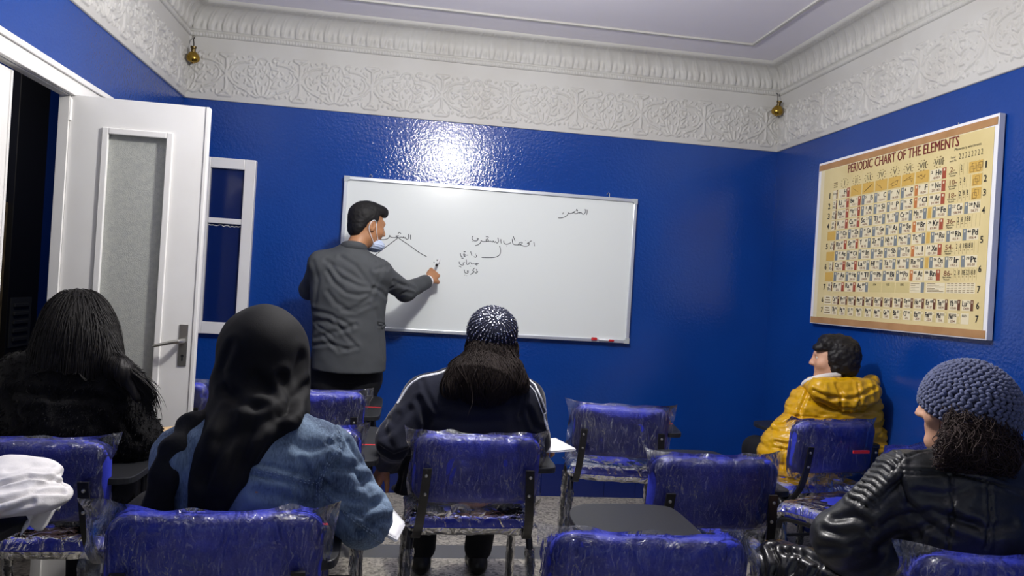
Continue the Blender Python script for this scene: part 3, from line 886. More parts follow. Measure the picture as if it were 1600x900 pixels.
# the two long series
for lab, v1, els, col in (('6', .178, 'Ce Pr Nd Pm Sm Eu Gd Tb Dy Ho Er Tm Yb Lu', 'brown'), ('7', .117, 'Th Pa U Np Pu Am Cm Bk Cf Es Fm Md No', 'olive')):
    v0 = v1 - .058
    put_text(txt['black'], lab, .084, v0 + .014, .098, v1 - .014, .02)
    quad(cells['white'], .104, v0 + .004, .158, v1 - .004, .0012)
    for j in range(3): quad(cells['line'], .110 + .004 * j, v0 + .012 + j * .014, .152 - .004 * j, v0 + .018 + j * .014, .0024, .0002)
    els = els.split(); w = (.945 - .161) / 14
    for j, el in enumerate(els): cell(el, .161 + j * w, v1, .161 + (j + 1) * w, v0, 'r', col)
    if lab == '7': quad(cells['white'], .161 + 13 * w + .003, v0 + .004, .945 - .02, v1 - .004, .0012); put_text(txt['black'], '103', .161 + 13 * w + .008, v1 - .022, .161 + 13 * w + .026, v1 - .010, .01)
for k in range(13): quad(cells['line'], .118, .1975 + .0615 * k - (.0 if k else 0), .948, .1987 + .0615 * k, .0010, .0002) if k < 11 else None
PCOL = {'white': rgb(228, 217, 184), 'gold': rgb(208, 170, 84), 'grey': rgb(122, 130, 132), 'red': rgb(160, 78, 52), 'orange': rgb(190, 118, 62), 'brown': rgb(104, 62, 40), 'line': rgb(130, 108, 66), 'olive': rgb(206, 190, 132)}
for k, b in cells.items():
    if b.V: b.build('printed_' + ('cells' if k != 'line' else 'lines'), mat('print_' + k, PCOL[k], .42), pc, loc=pl_)
for k, b in txt.items():
    b.build('printed_lettering', mat('print_ink_' + k, {'black': rgb(34, 32, 30), 'maroon': rgb(112, 34, 30), 'rust': rgb(128, 84, 58)}[k], .45), pc, loc=pl_)

# ------------------------------------------------------------------ lecture chairs with writing tablets


def rrect(w, h, r, n=7):
    P = []
    for cx, cy, a0 in ((w / 2 - r, h / 2 - r, 0), (-w / 2 + r, h / 2 - r, 90), (-w / 2 + r, -h / 2 + r, 180), (w / 2 - r, -h / 2 + r, 270)):
        for k in range(n):
            a = math.radians(a0 + 90 * k / (n - 1)); P.append((cx + r * math.cos(a), cy + r * math.sin(a)))
    return P


def pad(w, h, t, r, er=0.02, dome=0.006):
    """rounded cushion lying in local xz, thickness along y, centred"""
    out = rrect(w, h, r); n = len(out); rings = []
    for a in np.linspace(-90, 90, 9):
        s = math.cos(math.radians(a)); inset = er * (1 - s)
        y = (t / 2 - er * 0.9 if t / 2 > er else 0) * np.sign(a) + er * .9 * math.sin(math.radians(a))
        sc = ((w - 2 * inset) / w, (h - 2 * inset) / h)
        rings.append([(x * sc[0], y, z * sc[1]) for x, z in out])
    for f in (.75, .4):
        last = rings[-1]; i0 = rings[0]
        rings.append([(x * f / 1 if f == .75 else x * .53, t / 2 + dome * (1 - f), z * f if f == .75 else z * .53) for x, y, z in [(p[0], p[1], p[2]) for p in (rings[8])]] if f == .75 else [(x * .5, t / 2 + dome * .8, z * .5) for x, y, z in rings[8]])
        rings.insert(0, [(x * .75, -t / 2 - dome * .25, z * .75) for x, y, z in i0] if f == .75 else [(x * .66, -t / 2 - dome * .8, z * .66) for x, y, z in i0])
    V = [p for R_ in rings for p in R_]; F = []
    for i in range(len(rings) - 1):
        for k in range(n): F.append((i * n + k, i * n + (k + 1) % n, (i + 1) * n + (k + 1) % n, (i + 1) * n + k))
    F.append(tuple(range(n))[::-1]); F.append(tuple(range((len(rings) - 1) * n, len(rings) * n)))
    F = [f[::-1] for f in F]
    return np.array(V), F


BW, BH, BT = 0.435, 0.238, 0.058
BZC = 0.648
TILT = math.radians(7)


def back_bend(V):
    V = np.array(V, dtype=float)
    V[:, 1] += 0.030 * (V[:, 0] / 0.22) ** 2                  # wraps gently round the sitter
    z = V[:, 2].copy(); y = V[:, 1].copy()
    V[:, 1] = y * math.cos(TILT) - z * math.sin(TILT); V[:, 2] = y * math.sin(TILT) * 0.3 + z * math.cos(TILT) + BZC
    return V


def pad_half(x, z, w, h, r, t, er):
    """half thickness of a rounded pad at (x,z); 0 outside"""
    qx = np.abs(x) - (w / 2 - r); qz = np.abs(z) - (h / 2 - r)
    d = np.minimum(np.maximum(qx, qz), 0) + np.hypot(np.maximum(qx, 0), np.maximum(qz, 0)) - r
    s = np.clip(-d / er, 0, 1)
    return t / 2 * np.sqrt(np.clip(1 - (1 - s) ** 2, 0, 1)), d


def film_bag(seed, nu=64, nv=50):
    rs = np.random.RandomState(seed)
    u = np.linspace(-1, 1, nu); v = np.linspace(0, 1, nv)
    Uu, Vv = np.meshgrid(u, v, indexing='ij')
    wl, wr = 0.238 + .02 * rs.rand(), 0.238 + .02 * rs.rand()
    tl, tr = .078, .078
    if seed == 1: wl, tl = .272, .02                      # some bags hang looser at one side
    if seed == 10: wl, wr, tr = .250, .262, .05
    if seed == 8: wl = .262
    bot = -BH / 2 - 0.030 - 0.022 * vnoise(np.stack([u * 3.1, u * 0 + seed, u * 0], 1), seed) - .016 * np.abs(vnoise(np.stack([u * 9, u * 0, u * 0], 1), seed + 1))
    top = BH / 2 + 0.012 + 0.005 * vnoise(np.stack([u * 5, u * 0, u * 0 + seed], 1), seed + 2) + 0.008 * np.abs(u) ** 8
    Z = top[:, None] * (1 - Vv) + bot[:, None] * Vv
    X = np.where(Uu < 0, Uu * wl, Uu * wr) * (1 - np.where(Uu < 0, tl, tr) * np.clip(Vv / .30, 0, 1))
    X = X + .006 * vnoise(np.stack([Vv.ravel() * 6, Uu.ravel() * 0 + seed, 0 * Vv.ravel()], 1), seed + 3).reshape(X.shape) * np.abs(Uu) ** 4
    t, d = pad_half(X, Z, BW, BH, 0.055, BT, 0.032)
    sheets = []; Fs = []; g = grid_faces(nu, nv)
    for sgn in (-1, 1):
        q = np.stack([X.ravel() * 9 + Z.ravel() * 5, Z.ravel() * 24 - X.ravel() * 10, np.full(X.size, seed * 1.7 + sgn)], 1)
        q2 = np.stack([X.ravel() * 38 - Z.ravel() * 13, Z.ravel() * 9, np.full(X.size, seed * 2.3 + sgn)], 1)
        wr_ = (0.0018 * np.clip(ridged(q, seed + 5), -.4, 1) + 0.0012 * np.clip(ridged(q2, seed + 6), -.3, 1)).reshape(X.shape)
        wr_ = wr_ * (1 + 3.0 * np.exp(-Vv / .10) + 3.5 * np.clip((Vv - .80) / .15, 0, 1))
        out = np.clip(d / 0.02, 0, 1)
        loose = (0.010 + 0.020 * out) * vnoise(np.stack([X.ravel() * 22, Z.ravel() * 20, np.full(X.size, seed * 3.1)], 1), seed + 9).reshape(X.shape)
        edge = np.clip(np.minimum((1 - np.abs(Uu)) / .06, Vv / .03), 0, 1)
        Y = sgn * (t + 0.0035 + np.maximum(wr_, -.002) * (1 - .4 * out)) * (0.15 + .85 * edge) + loose * out
        if sgn > 0: Y = Y + 0.0
        sheets.append(np.stack([X.ravel(), Y.ravel(), Z.ravel()], 1))
        Fs.append((g if sgn > 0 else g[:, ::-1]) + (0 if sgn < 0 else X.size))
    return back_bend(np.vstack(sheets)), np.vstack(Fs)


SW, SD, ST = 0.446, 0.420, 0.060
SYC, SZC = 0.255, 0.440


def seat_shape(V):
    """pad in xz/y -> lying down: x, depth, height"""
    V = np.array(V, dtype=float)
    x, y, z = V[:, 0].copy(), V[:, 1].copy(), V[:, 2].copy()
    o = np.stack([x, SYC + z, SZC - y], 1)
    f = np.clip((z - 0.09) / 0.115, 0, 1); o[:, 2] -= 0.022 * f ** 2     # waterfall front edge
    o[:, 2] -= 0.008 * np.exp(-(x / .13) ** 2 - (z / .13) ** 2)
    return o


def seat_film(seed, nu=56, nv=54):
    rs = np.random.RandomState(seed + 50)
    u = np.linspace(-1, 1, nu); Uu, Vv = np.meshgrid(u, np.linspace(-1, 1, nv), indexing='ij')
    X = Uu * (SW / 2 + .006); Z = Vv * (SD / 2 + .008)
    t, d = pad_half(X, Z, SW + .004, SD + .004, 0.06, ST, 0.03)
    sheets = []; Fs = []; g = grid_faces(nu, nv)
    for sgn in (-1, 1):
        q = np.stack([X.ravel() * 16 + Z.ravel() * 9, Z.ravel() * 12 - X.ravel() * 7, np.full(X.size, seed * 1.3 + sgn)], 1)
        w = .0042 * np.clip(ridged(q, seed + 15), -.2, 1).reshape(X.shape) + .003 * np.clip(ridged(q * 2.1, seed + 16), -.2, 1).reshape(X.shape)
        edge = np.clip(np.minimum(1 - np.abs(Uu), 1 - np.abs(Vv)) / .05, 0, 1)
        Y = sgn * (t + (.002 + w) * (.4 + .6 * edge))
        X2 = X * (1 + .012 * vnoise(np.stack([Z.ravel() * 28, X.ravel() * 3, np.full(X.size, seed)], 1), seed + 18).reshape(X.shape))
        sheets.append(np.stack([X2.ravel(), Y.ravel(), Z.ravel()], 1))
        Fs.append((g if sgn > 0 else g[:, ::-1]) + (0 if sgn < 0 else X.size))
    return seat_shape(np.vstack(sheets)), np.vstack(Fs)


def sm(pts, n=5):
    P = [np.array(p, dtype=float) for p in pts]; Q = [2 * P[0] - P[1]] + P + [2 * P[-1] - P[-2]]; R_ = []
    for i in range(1, len(Q) - 2):
        for t in np.linspace(0, 1, n + 1)[:-1]:
            a, b, c, d = Q[i - 1:i + 3]
            R_.append(0.5 * ((2 * b) + (c - a) * t + (2 * a - 5 * b + 4 * c - d) * t * t + (3 * b - a - 3 * c + d) * t ** 3))
    return R_ + [P[-1]]


_SHARED = {}


def shared(name, maker, parent):
    """copies of a part share one mesh"""
    if name[1] not in _SHARED:
        o = maker(); _SHARED[name[1]] = o.data
    else:
        o = bpy.data.objects.new(name[0], _SHARED[name[1]]); COL.objects.link(o)
    o.parent = parent
    return o


def wrap_tube(pts, seed):
    P = sm(pts, 10); V = []; n = 12
    for i, p in enumerate(P):
        for k in range(n):
            a = 2 * math.pi * k / n
            r = .0165 + .004 * math.sin(i * 1.9 + k * 2.1 + seed) * math.sin(i * .7 + seed) + .002 * math.sin(k * 5 + i)
            V.append((p[0] + r * math.cos(a), p[1] + r * math.sin(a), p[2]))
    i = np.arange(len(P) - 1)[:, None] * n; k = np.arange(n)[None]
    F = np.stack([(i + k), (i + (k + 1) % n), (i + n + (k + 1) % n), (i + n + k)], -1).reshape(-1, 4)
    return np.array(V), F


RUBBER = mat('black_rubber', rgb(16, 16, 17), .7)


def tablet_poly(dx=0.0):
    """paddle: narrow arm at the back right, wide writing area in front"""
    c = [(.165, .035), (.200, .015), (.255, .018), (.283, .05), (.290, .18), (.295, .40), (.292, .575), (.270, .628), (.20, .640), (.06, .632), (-.005, .60), (-.035, .53), (-.038, .42), (-.010, .345), (.05, .315), (.12, .292), (.155, .24), (.160, .14)]
    P = [np.array(p) + [dx, 0] for p in c]; n = len(P); R_ = []
    for i in range(n):
        a, b, cc, d = P[i - 1], P[i], P[(i + 1) % n], P[(i + 2) % n]
        for t in (0, .25, .5, .75):
            R_.append(tuple(0.5 * ((2 * b) + (cc - a) * t + (2 * a - 5 * b + 4 * cc - d) * t * t + (3 * b - a - 3 * cc + d) * t ** 3)))
    return R_


def chair(label, x, y, yaw_deg, seed, tab_dx=0.0, tablet=True, sticker=True, scale=1.0):
    r = empty('lecture_chair', (x, y, 0), math.radians(yaw_deg))
    tag(r, label, 'chair', 'plastic wrapped blue lecture chairs')

    def mk_back():
        V, F = pad(BW, BH, BT, 0.055, 0.026, 0.004); return mesh_np('backrest', back_bend(V), F, CHAIR_BLUE)

    def mk_seat():
        V, F = pad(SW, SD, ST, 0.06, 0.026, 0.006); return mesh_np('seat', seat_shape(V), F, CHAIR_BLUE)
    b = shared(('backrest', 'back'), mk_back, r)
    s = shared(('seat', 'seat'), mk_seat, r)
    V, F = film_bag(seed); o = mesh_np('plastic_cover', V, F, FILM, b); o['label'] = 'clear plastic bag over the backrest'
    V, F = seat_film(seed); o = mesh_np('plastic_cover', V, F, FILM, s); o['label'] = 'clear plastic film over the seat'
    for sx in (-1, 1):
        def mk_br(sx=sx):
            mb = MB(); w, th = .0145, .0045
            path = sm([(sx * .172, -.054, .662), (sx * .176, -.046, .60), (sx * .180, -.036, .54), (sx * .186, -.012, .468), (sx * .192, .040, .408), (sx * .196, .085, .398)], 5)
            V = []; n = len(path)
            for i, p in enumerate(path):
                t = path[min(i + 1, n - 1)] - path[max(i - 1, 0)]; t = t / np.linalg.norm(t)
                nn = np.cross(t, [1, 0, 0]); nn = nn / np.linalg.norm(nn)
                for a, c in ((-1, -1), (1, -1), (1, 1), (-1, 1)): V.append(p + np.array([a * w, 0, 0]) + nn * c * th)
            F = [(i * 4 + k, i * 4 + (k + 1) % 4, i * 4 + 4 + (k + 1) % 4, i * 4 + 4 + k) for i in range(n - 1) for k in range(4)]
            mb.add(V, F + [(3, 2, 1, 0), (n * 4 - 4, n * 4 - 3, n * 4 - 2, n * 4 - 1)]); return mb.build('bracket', BLACK_METAL)
        br = shared(('bracket', 'br%d' % sx), mk_br, r)
        for j, (bz, by) in enumerate(((.638, -.0555), (.575, -.047))):
            def mk_bolt(sx=sx, bz=bz, by=by):
                return MB().lathe([(0, 0), (.0055, 0), (.005, .003), (.003, .0045), (0, .005)], (sx * .175, by, bz), 12, Matrix.Rotation(math.pi / 2 + .1, 3, 'X')).build('bolt', STEEL, None, True)
            shared(('bolt', 'bolt%d%d' % (sx, j)), mk_bolt, br)
        for end, pts in (('front', [(sx * .205, .36, .405), (sx * .207, .415, .398), (sx * .210, .437, .36), (sx * .214, .455, .18), (sx * .218, .470, .012)]),
                         ('rear', [(sx * .205, .15, .405), (sx * .207, .09, .396), (sx * .211, .066, .36), (sx * .220, .020, .18), (sx * .232, -.030, .012)])):
            def mk_leg(pts=pts): return MB().tube(sm(pts, 6), .0125, 12).build('leg', BLACK_METAL, None, True)
            lg = shared(('leg', 'leg%s%d' % (end, sx)), mk_leg, r)

            def mk_foot(pts=pts):
                e = pts[-1]; return MB().lathe([(0, 0), (.016, 0), (.0165, .02), (.0135, .026), (0, .026)], (e[0], e[1], 0), 14).build('rubber_foot', RUBBER, None, True)
            shared(('rubber_foot', 'ft%s%d' % (end, sx)), mk_foot, lg)

            def mk_wrap(pts=pts, end=end):
                V, F = wrap_tube(pts[2:], len(end) + sx); return mesh_np('plastic_wrap', V, F, FILM)
            w = shared(('plastic_wrap', 'wr%s%d' % (end, sx)), mk_wrap, lg)
    def mk_frame():
        mb = MB()
        for sx in (-1, 1): mb.tube([(sx * .205, .14, .405), (sx * .205, .37, .405)], .0125, 12)
        mb.tube([(-.205, .16, .400), (.205, .16, .400)], .010, 10).tube([(-.205, .35, .400), (.205, .35, .400)], .010, 10)
        mb.tube([(-.213, .045, .25), (.213, .045, .25)], .007, 8)
        return mb.build('seat_frame', BLACK_METAL, None, True)
    shared(('seat_frame', 'frame'), mk_frame, r)
    if tablet:
        tb = MB().prism(tablet_poly(tab_dx), .636, .656, .003).build('writing_tablet', BLACK_BOARD, r)
        if sticker:
            MB().box((.166 + tab_dx, .268, .656), (.288 + tab_dx, .283, .6568)).build('red_strip', RED, tb)
        MB().tube(sm([(.205, .26, .404), (.235, .26, .404), (.252 + tab_dx * .5, .262, .43), (.252 + tab_dx, .268, .53), (.250 + tab_dx, .272, .637)], 5), .0115, 12).build('tablet_post', BLACK_METAL, r, True)
    return r


CH = {}
CH['A'] = chair('blue chair under plastic holding the woman in black hijab and denim jacket', -0.349, 1.645, 3.0, 1, -.035)
CH['B'] = chair('blue chair under plastic holding the long-haired woman in black fur coat', -1.012, 2.295, 2.0, 2, -.005)
CH['C'] = chair('blue chair under plastic holding the woman in silver sequin beanie', 0.292, 2.565, 1.0, 3, .0)
CH['D'] = chair('chair at left edge whose black tablet carries the crumpled white cloth', -1.085, 1.50, -4.0, 4, -.08)
CH['E'] = chair('empty wrapped blue chair standing just behind the legs of the teacher', -0.347, 3.455, 1.0, 5, .0)
CH['F'] = chair('empty wrapped blue chair half hidden by the right shoulder of the denim jacket', -0.318, 2.600, 0.0, 6, -.01)
CH['G'] = chair('wrapped blue chair mostly hidden behind the open white door', -1.040, 3.555, 0.0, 7, .0)
CH['H'] = chair('empty wrapped blue chair with visible seat, alone before the blue wall under the board', 1.028, 3.345, -9.0, 8, .0)
CH['I'] = chair('empty wrapped blue chair right of centre with a yellowish tag on its bracket', 1.040, 2.325, 1.5, 9, .0)
CH['J'] = chair('empty wrapped blue chair at bottom centre with a bare black tablet before it', 0.552, 1.535, -2.5, 10, -.04)
CH['K'] = chair('blue chair under plastic holding the woman in yellow puffer jacket', 1.960, 3.150, 9.0, 11, .0)
CH['L'] = chair('empty wrapped blue chair turned left, squeezed between yellow jacket and leather jacket', 1.985, 2.645, 29.0, 12, .0, False)
CH['M'] = chair('blue chair under plastic holding the woman in knitted beanie and leather jacket', 1.312, 1.425, -4.0, 13, .0)
MB().box((.150, -.062, .44), (.185, -.060, .52)).build('card_tag', mat('kraft_card', rgb(186, 150, 104), .8), CH['I'])
MB().box((.05, -.060, .635), (.135, -.053, .648)).build('red_strip', RED, CH['K'])

# ------------------------------------------------------------------ soft bodies: blended solids turned into one continuous skin
V3 = lambda *a: np.array(a, dtype=float)


def unit(v): v = np.asarray(v, dtype=float); return v / (np.linalg.norm(v) + 1e-12)


class Sdf:
    def __init__(s): s.ops = []

    def cap(s, a, b, ra, rb=None, k=.03, flat=None, sub=False):
        s.ops.append(('cap', np.array(a, float), np.array(b, float), ra, ra if rb is None else rb, k, None if flat is None else (unit(flat[0]), flat[1]), sub)); return s

    def chain(s, pts, rr, k=.02, flat=None):
        for i in range(len(pts) - 1): s.cap(pts[i], pts[i + 1], rr[i], rr[i + 1], k, flat)
        return s

    def ell(s, c, r, R=None, k=.03, sub=False):
        s.ops.append(('ell', np.array(c, float), np.array(r, float), R, k, sub)); return s

    def bounds(s):
        lo = np.full(3, 9.0); hi = np.full(3, -9.0)
        for o in s.ops:
            if o[-1]: continue
            if o[0] == 'cap': r = max(o[3], o[4]); L = np.minimum(o[1], o[2]) - r; H = np.maximum(o[1], o[2]) + r
            else: r = o[2].max(); L = o[1] - r; H = o[1] + r
            lo = np.minimum(lo, L); hi = np.maximum(hi, H)
        return lo, hi

    def __call__(s, P):
        D = None
        for o in s.ops:
            if o[0] == 'cap':
                _, a, b, ra, rb, k, flat, sub = o
                ba = b - a; pa = P - a; h = np.clip(pa @ ba / (ba @ ba + 1e-9), 0, 1); q = pa - h[:, None] * ba
                if flat is not None:
                    n, f = flat; q = q + np.outer(q @ n, n) * (1 / f - 1)
                d = np.sqrt((q * q).sum(1)) - (ra + (rb - ra) * h)
            else:
                _, c, r, R, k, sub = o
                q = P - c
                if R is not None: q = q @ R
                k0 = np.sqrt(((q / r) ** 2).sum(1)); k1 = np.sqrt(((q / (r * r)) ** 2).sum(1)); d = k0 * (k0 - 1) / (k1 + 1e-9)
            if D is None: D = d; continue
            if sub:
                h = np.clip(.5 - .5 * (D + d) / k, 0, 1); D = D * (1 - h) + (-d) * h + k * h * (1 - h)
            else:
                h = np.clip(.5 + .5 * (d - D) / k, 0, 1); D = d * (1 - h) + D * h - k * h * (1 - h)
        return D


def plane(p0, n): n = unit(n); p0 = np.array(p0, float); return lambda P: (P - p0) @ n


def cut(f, *planes): return lambda P: np.maximum.reduce([f(P)] + [p(P) for p in planes])


def smax(a, b, k): h = np.clip(.5 - .5 * (a - b) / k, 0, 1); return a * (1 - h) + b * h + k * h * (1 - h)


def nets(f, lo, hi, h):
    B = 8
    lo = np.asarray(lo, float) - 3 * h; hi = np.asarray(hi, float) + 3 * h
    nb = np.ceil((hi - lo) / (h * B)).astype(int); N = nb * B + 1
    bi = np.stack(np.meshgrid(*[np.arange(n) for n in nb], indexing='ij'), -1).reshape(-1, 3)
    fc = f(lo + (bi + .5) * B * h)
    G = np.repeat(np.repeat(np.repeat(np.where(fc > 0, 1., -1.).reshape(nb), B, 0), B, 1), B, 2)
    G = np.pad(G, ((0, 1),) * 3, mode='edge')
    act = np.abs(fc) < B * h * 1.35 + .03
    loc = np.stack(np.meshgrid(*[np.arange(B + 1)] * 3, indexing='ij'), -1).reshape(-1, 3)
    A = bi[act] * B
    for c in range(0, len(A), 400):
        I = (A[c:c + 400, None, :] + loc[None]).reshape(-1, 3)
        G[I[:, 0], I[:, 1], I[:, 2]] = f(lo + I * h)
    S = G < 0
    n0, n1, n2 = np.array(G.shape) - 1
    cnt = np.zeros((n0, n1, n2), np.int8)
    for a in (0, 1):
        for b in (0, 1):
            for c in (0, 1): cnt += S[a:n0 + a, b:n1 + b, c:n2 + c]
    ac = np.argwhere((cnt > 0) & (cnt < 8))
    idx = np.full((n0, n1, n2), -1, np.int64); idx[ac[:, 0], ac[:, 1], ac[:, 2]] = np.arange(len(ac))
    acc = np.zeros((len(ac), 3)); num = np.zeros(len(ac))
    cor = [(a, b, c) for a in (0, 1) for b in (0, 1) for c in (0, 1)]
    for i in cor:
        for ax in range(3):
            if i[ax]: continue
            j = list(i); j[ax] = 1
            ga = G[ac[:, 0] + i[0], ac[:, 1] + i[1], ac[:, 2] + i[2]]; gb = G[ac[:, 0] + j[0], ac[:, 1] + j[1], ac[:, 2] + j[2]]
            m_ = (ga < 0) != (gb < 0); t = np.where(m_, ga / np.where(m_, ga - gb, 1), 0)
            p = np.tile(np.array(i, float), (len(ac), 1)); p[:, ax] += t
            acc += p * m_[:, None]; num += m_
    V = lo + (ac + acc / num[:, None]) * h
    Fs = []
    for ax in range(3):
        o1, o2 = [(1, 2), (2, 0), (0, 1)][ax]
        sl = [slice(0, n) for n in G.shape]; sa = list(sl); sb = list(sl)
        sa[ax] = slice(0, G.shape[ax] - 1); sb[ax] = slice(1, G.shape[ax])
        a = S[tuple(sa)]; b = S[tuple(sb)]
        e = np.argwhere(a != b); fl = a[e[:, 0], e[:, 1], e[:, 2]]
        ok = (e[:, o1] > 0) & (e[:, o2] > 0) & (e[:, o1] < idx.shape[o1]) & (e[:, o2] < idx.shape[o2]); e = e[ok]; fl = fl[ok]
        q = []
        for d1, d2 in ((1, 1), (0, 1), (0, 0), (1, 0)):
            c = e.copy(); c[:, o1] -= d1; c[:, o2] -= d2; q.append(idx[c[:, 0], c[:, 1], c[:, 2]])
        q = np.stack(q, 1)
        q[~fl] = q[~fl][:, ::-1]
        Fs.append(q[(q >= 0).all(1)])
    return V, np.vstack(Fs)


def normals(V, F):
    a = V[F[:, 2]] - V[F[:, 0]]; b = V[F[:, 3]] - V[F[:, 1]]; n = np.cross(a, b)
    N = np.zeros_like(V)
    for k in range(4): np.add.at(N, F[:, k], n)
    return N / (np.linalg.norm(N, axis=1, keepdims=True) + 1e-12)


def relax(V, F, it=2, lam=.5):
    E = np.vstack([F[:, [0, 1]], F[:, [1, 2]], F[:, [2, 3]], F[:, [3, 0]]])
    deg = np.bincount(E.ravel(), minlength=len(V))[:, None]
    for _ in range(it):
        A = np.zeros_like(V)
        for k in range(3):
            A[:, k] = np.bincount(E[:, 0], V[E[:, 1], k], len(V)) + np.bincount(E[:, 1], V[E[:, 0], k], len(V))
        V = V + lam * (A / np.maximum(deg, 1) - V)
    return V


class Soft:
    """mesh grown from a distance function, kept in world space until linked"""

    def __init__(s, f, bounds, h, it=2):
        s.f = f; s.V, s.F = nets(f, bounds[0], bounds[1], h); s.V = relax(s.V, s.F, it)

    def bvh(s): return BVHTree.FromPolygons([tuple(v) for v in s.V.tolist()], s.F.tolist())

    def disp(s, fn):
        N = normals(s.V, s.F); s.V = s.V + N * fn(s.V, N)[:, None]; return s

    def link(s, name, material, parent, loc, label=None):
        o = mesh_np(name, s.V, s.F, material, parent, True, loc)
        if label: o['label'] = label
        return o


def densify(pts, step=3.0):
    out = []
    for (x0, y0), (x1, y1) in zip(pts[:-1], pts[1:]):
        n = max(1, int(math.hypot(x1 - x0, y1 - y0) / step))
        for i in range(n): out.append((x0 + (x1 - x0) * i / n, y0 + (y1 - y0) * i / n))
    return out + [pts[-1]]


def trace(bvh, pts, Y, step=3.0):
    """lay a line seen in the photograph onto a surface: 3-D points on the mesh"""
    R_ = []
    for px, py in densify(pts, step):
        d = CF + CR * (px - 800) / FPX + CU * (450 - py) / FPX
        h = bvh.ray_cast(Vector((0, 0, CAM_H)), Vector(d.tolist()).normalized())
        p = np.array(h[0]) if h[0] is not None else None
        if p is None or abs(p[1] - Y) > .25:
            q = at(px, py, Y); p = np.array(bvh.find_nearest(Vector(q.tolist()))[0])
        R_.append(p)
    return np.array(R_)


def line_dist(V, L):
    d = np.full(len(V), 9.0)
    lo, hi = L.min(0) - .08, L.max(0) + .08
    m_ = ((V > lo) & (V < hi)).all(1); W = V[m_]
    if len(W) == 0: return d
    dd = np.full(len(W), 9.0)
    for a, b in zip(L[:-1], L[1:]):
        ab = b - a; t = np.clip((W - a) @ ab / (ab @ ab + 1e-12), 0, 1)
        dd = np.minimum(dd, np.linalg.norm(W - a - t[:, None] * ab, axis=1))
    d[m_] = dd
    return d


def creases(soft, lines, Y, amp=-.006, w=.008, shoulder=.5):
    """folds: a valley with a raised flank"""
    bv = soft.bvh(); tot = np.zeros(len(soft.V))
    for ln in lines:
        a_ = amp; w_ = w
        if isinstance(ln, tuple): ln, a_, w_ = ln
        L = trace(bv, ln, Y); d = line_dist(soft.V, L)
        tot += a_ * np.exp(-(d / w_) ** 2) - shoulder * a_ * np.exp(-((d - 2.0 * w_) / (1.1 * w_)) ** 2)
    soft.disp(lambda V, N: tot)
    return soft


def ribbon(mb, L, r, N=None, flat=None, n=6):
    mb.tube(list(L), r, n)


def rot(fwd, up=(0, 0, 1)):
    """columns: right, forward, up"""
    f = unit(fwd); r = unit(np.cross(f, up)); u = np.cross(r, f); return np.stack([r, f, u], 1)


def head(S, c, R, s=1.0, neck=None, ears=True):
    c = np.array(c, float); T = lambda x, y, z: c + R @ (np.array([x, y, z]) * s)
    e = lambda p, r, k=.02, sub=False: S.ell(T(*p), np.array(r) * s, R, k, sub)
    e((0, -.012, .028), (.074, .094, .089)); e((0, .036, -.025), (.057, .056, .085), .03)
    S.cap(T(-.042, .005, -.06), T(-.012, .062, -.092), .020 * s, .018 * s, .03); S.cap(T(.042, .005, -.06), T(.012, .062, -.092), .020 * s, .018 * s, .03)
    e((0, .074, -.094), (.02, .017, .017), .02)
    S.cap(T(-.03, .078, .032), T(.03, .078, .032), .011 * s, None, .02)
    for q in (-1, 1):
        e((q * .040, .058, -.022), (.024, .026, .024), .02); e((q * .031, .100, .012), (.017, .014, .011), .012, True)
    S.cap(T(0, .088, .022), T(0, .108, -.020), .0075 * s, .0115 * s, .012)
    for q in (-1, 1): e((q * .0105, .098, -.024), (.0085, .010, .0075), .008)
    S.cap(T(-.019, .084, -.050), T(.019, .084, -.050), .0068 * s, None, .006); S.cap(T(-.016, .083, -.062), T(.016, .083, -.062), .0072 * s, None, .006)
    e((0, .097, -.0558), (.022, .006, .0018), .004, True)
    if ears:
        for q in (-1, 1):
            e((q * .076, -.008, -.002), (.0085, .020, .032), .008); e((q * .083, -.004, .002), (.006, .011, .018), .006, True)
    if neck is not None:
        S.cap(T(0, -.022, -.055), neck, .052 * s, .058 * s, .03)
    return T


def eyes(T, R, s, parent, loc):
    for q in (-1, 1):
        c = T(q * .030, .0735, .012)
        mb = MB(); n = 14; V = []; F = []
        r = .0125 * s
        prof = [(0, -r)] + [(r * math.sin(a), -r * math.cos(a)) for a in np.linspace(.2, math.pi - .2, 12)] + [(0, r)]
        M = Matrix([[R[i][0], R[i][2], R[i][1]] for i in range(3)])
        mb.lathe(prof, c, n, M)
        nr = len(prof); midx = []
        for i in range(nr - 1):
            for k in range(n): midx.append(1 if prof[i][1] > r * .80 else 0)
        midx += [0, 1]
        mesh_np('eye', np.array(mb.V), mb.F, None, parent, True, loc, [mat('eye_white', rgb(226, 222, 216), .25), mat('dark_iris', rgb(30, 20, 16), .2)], midx)


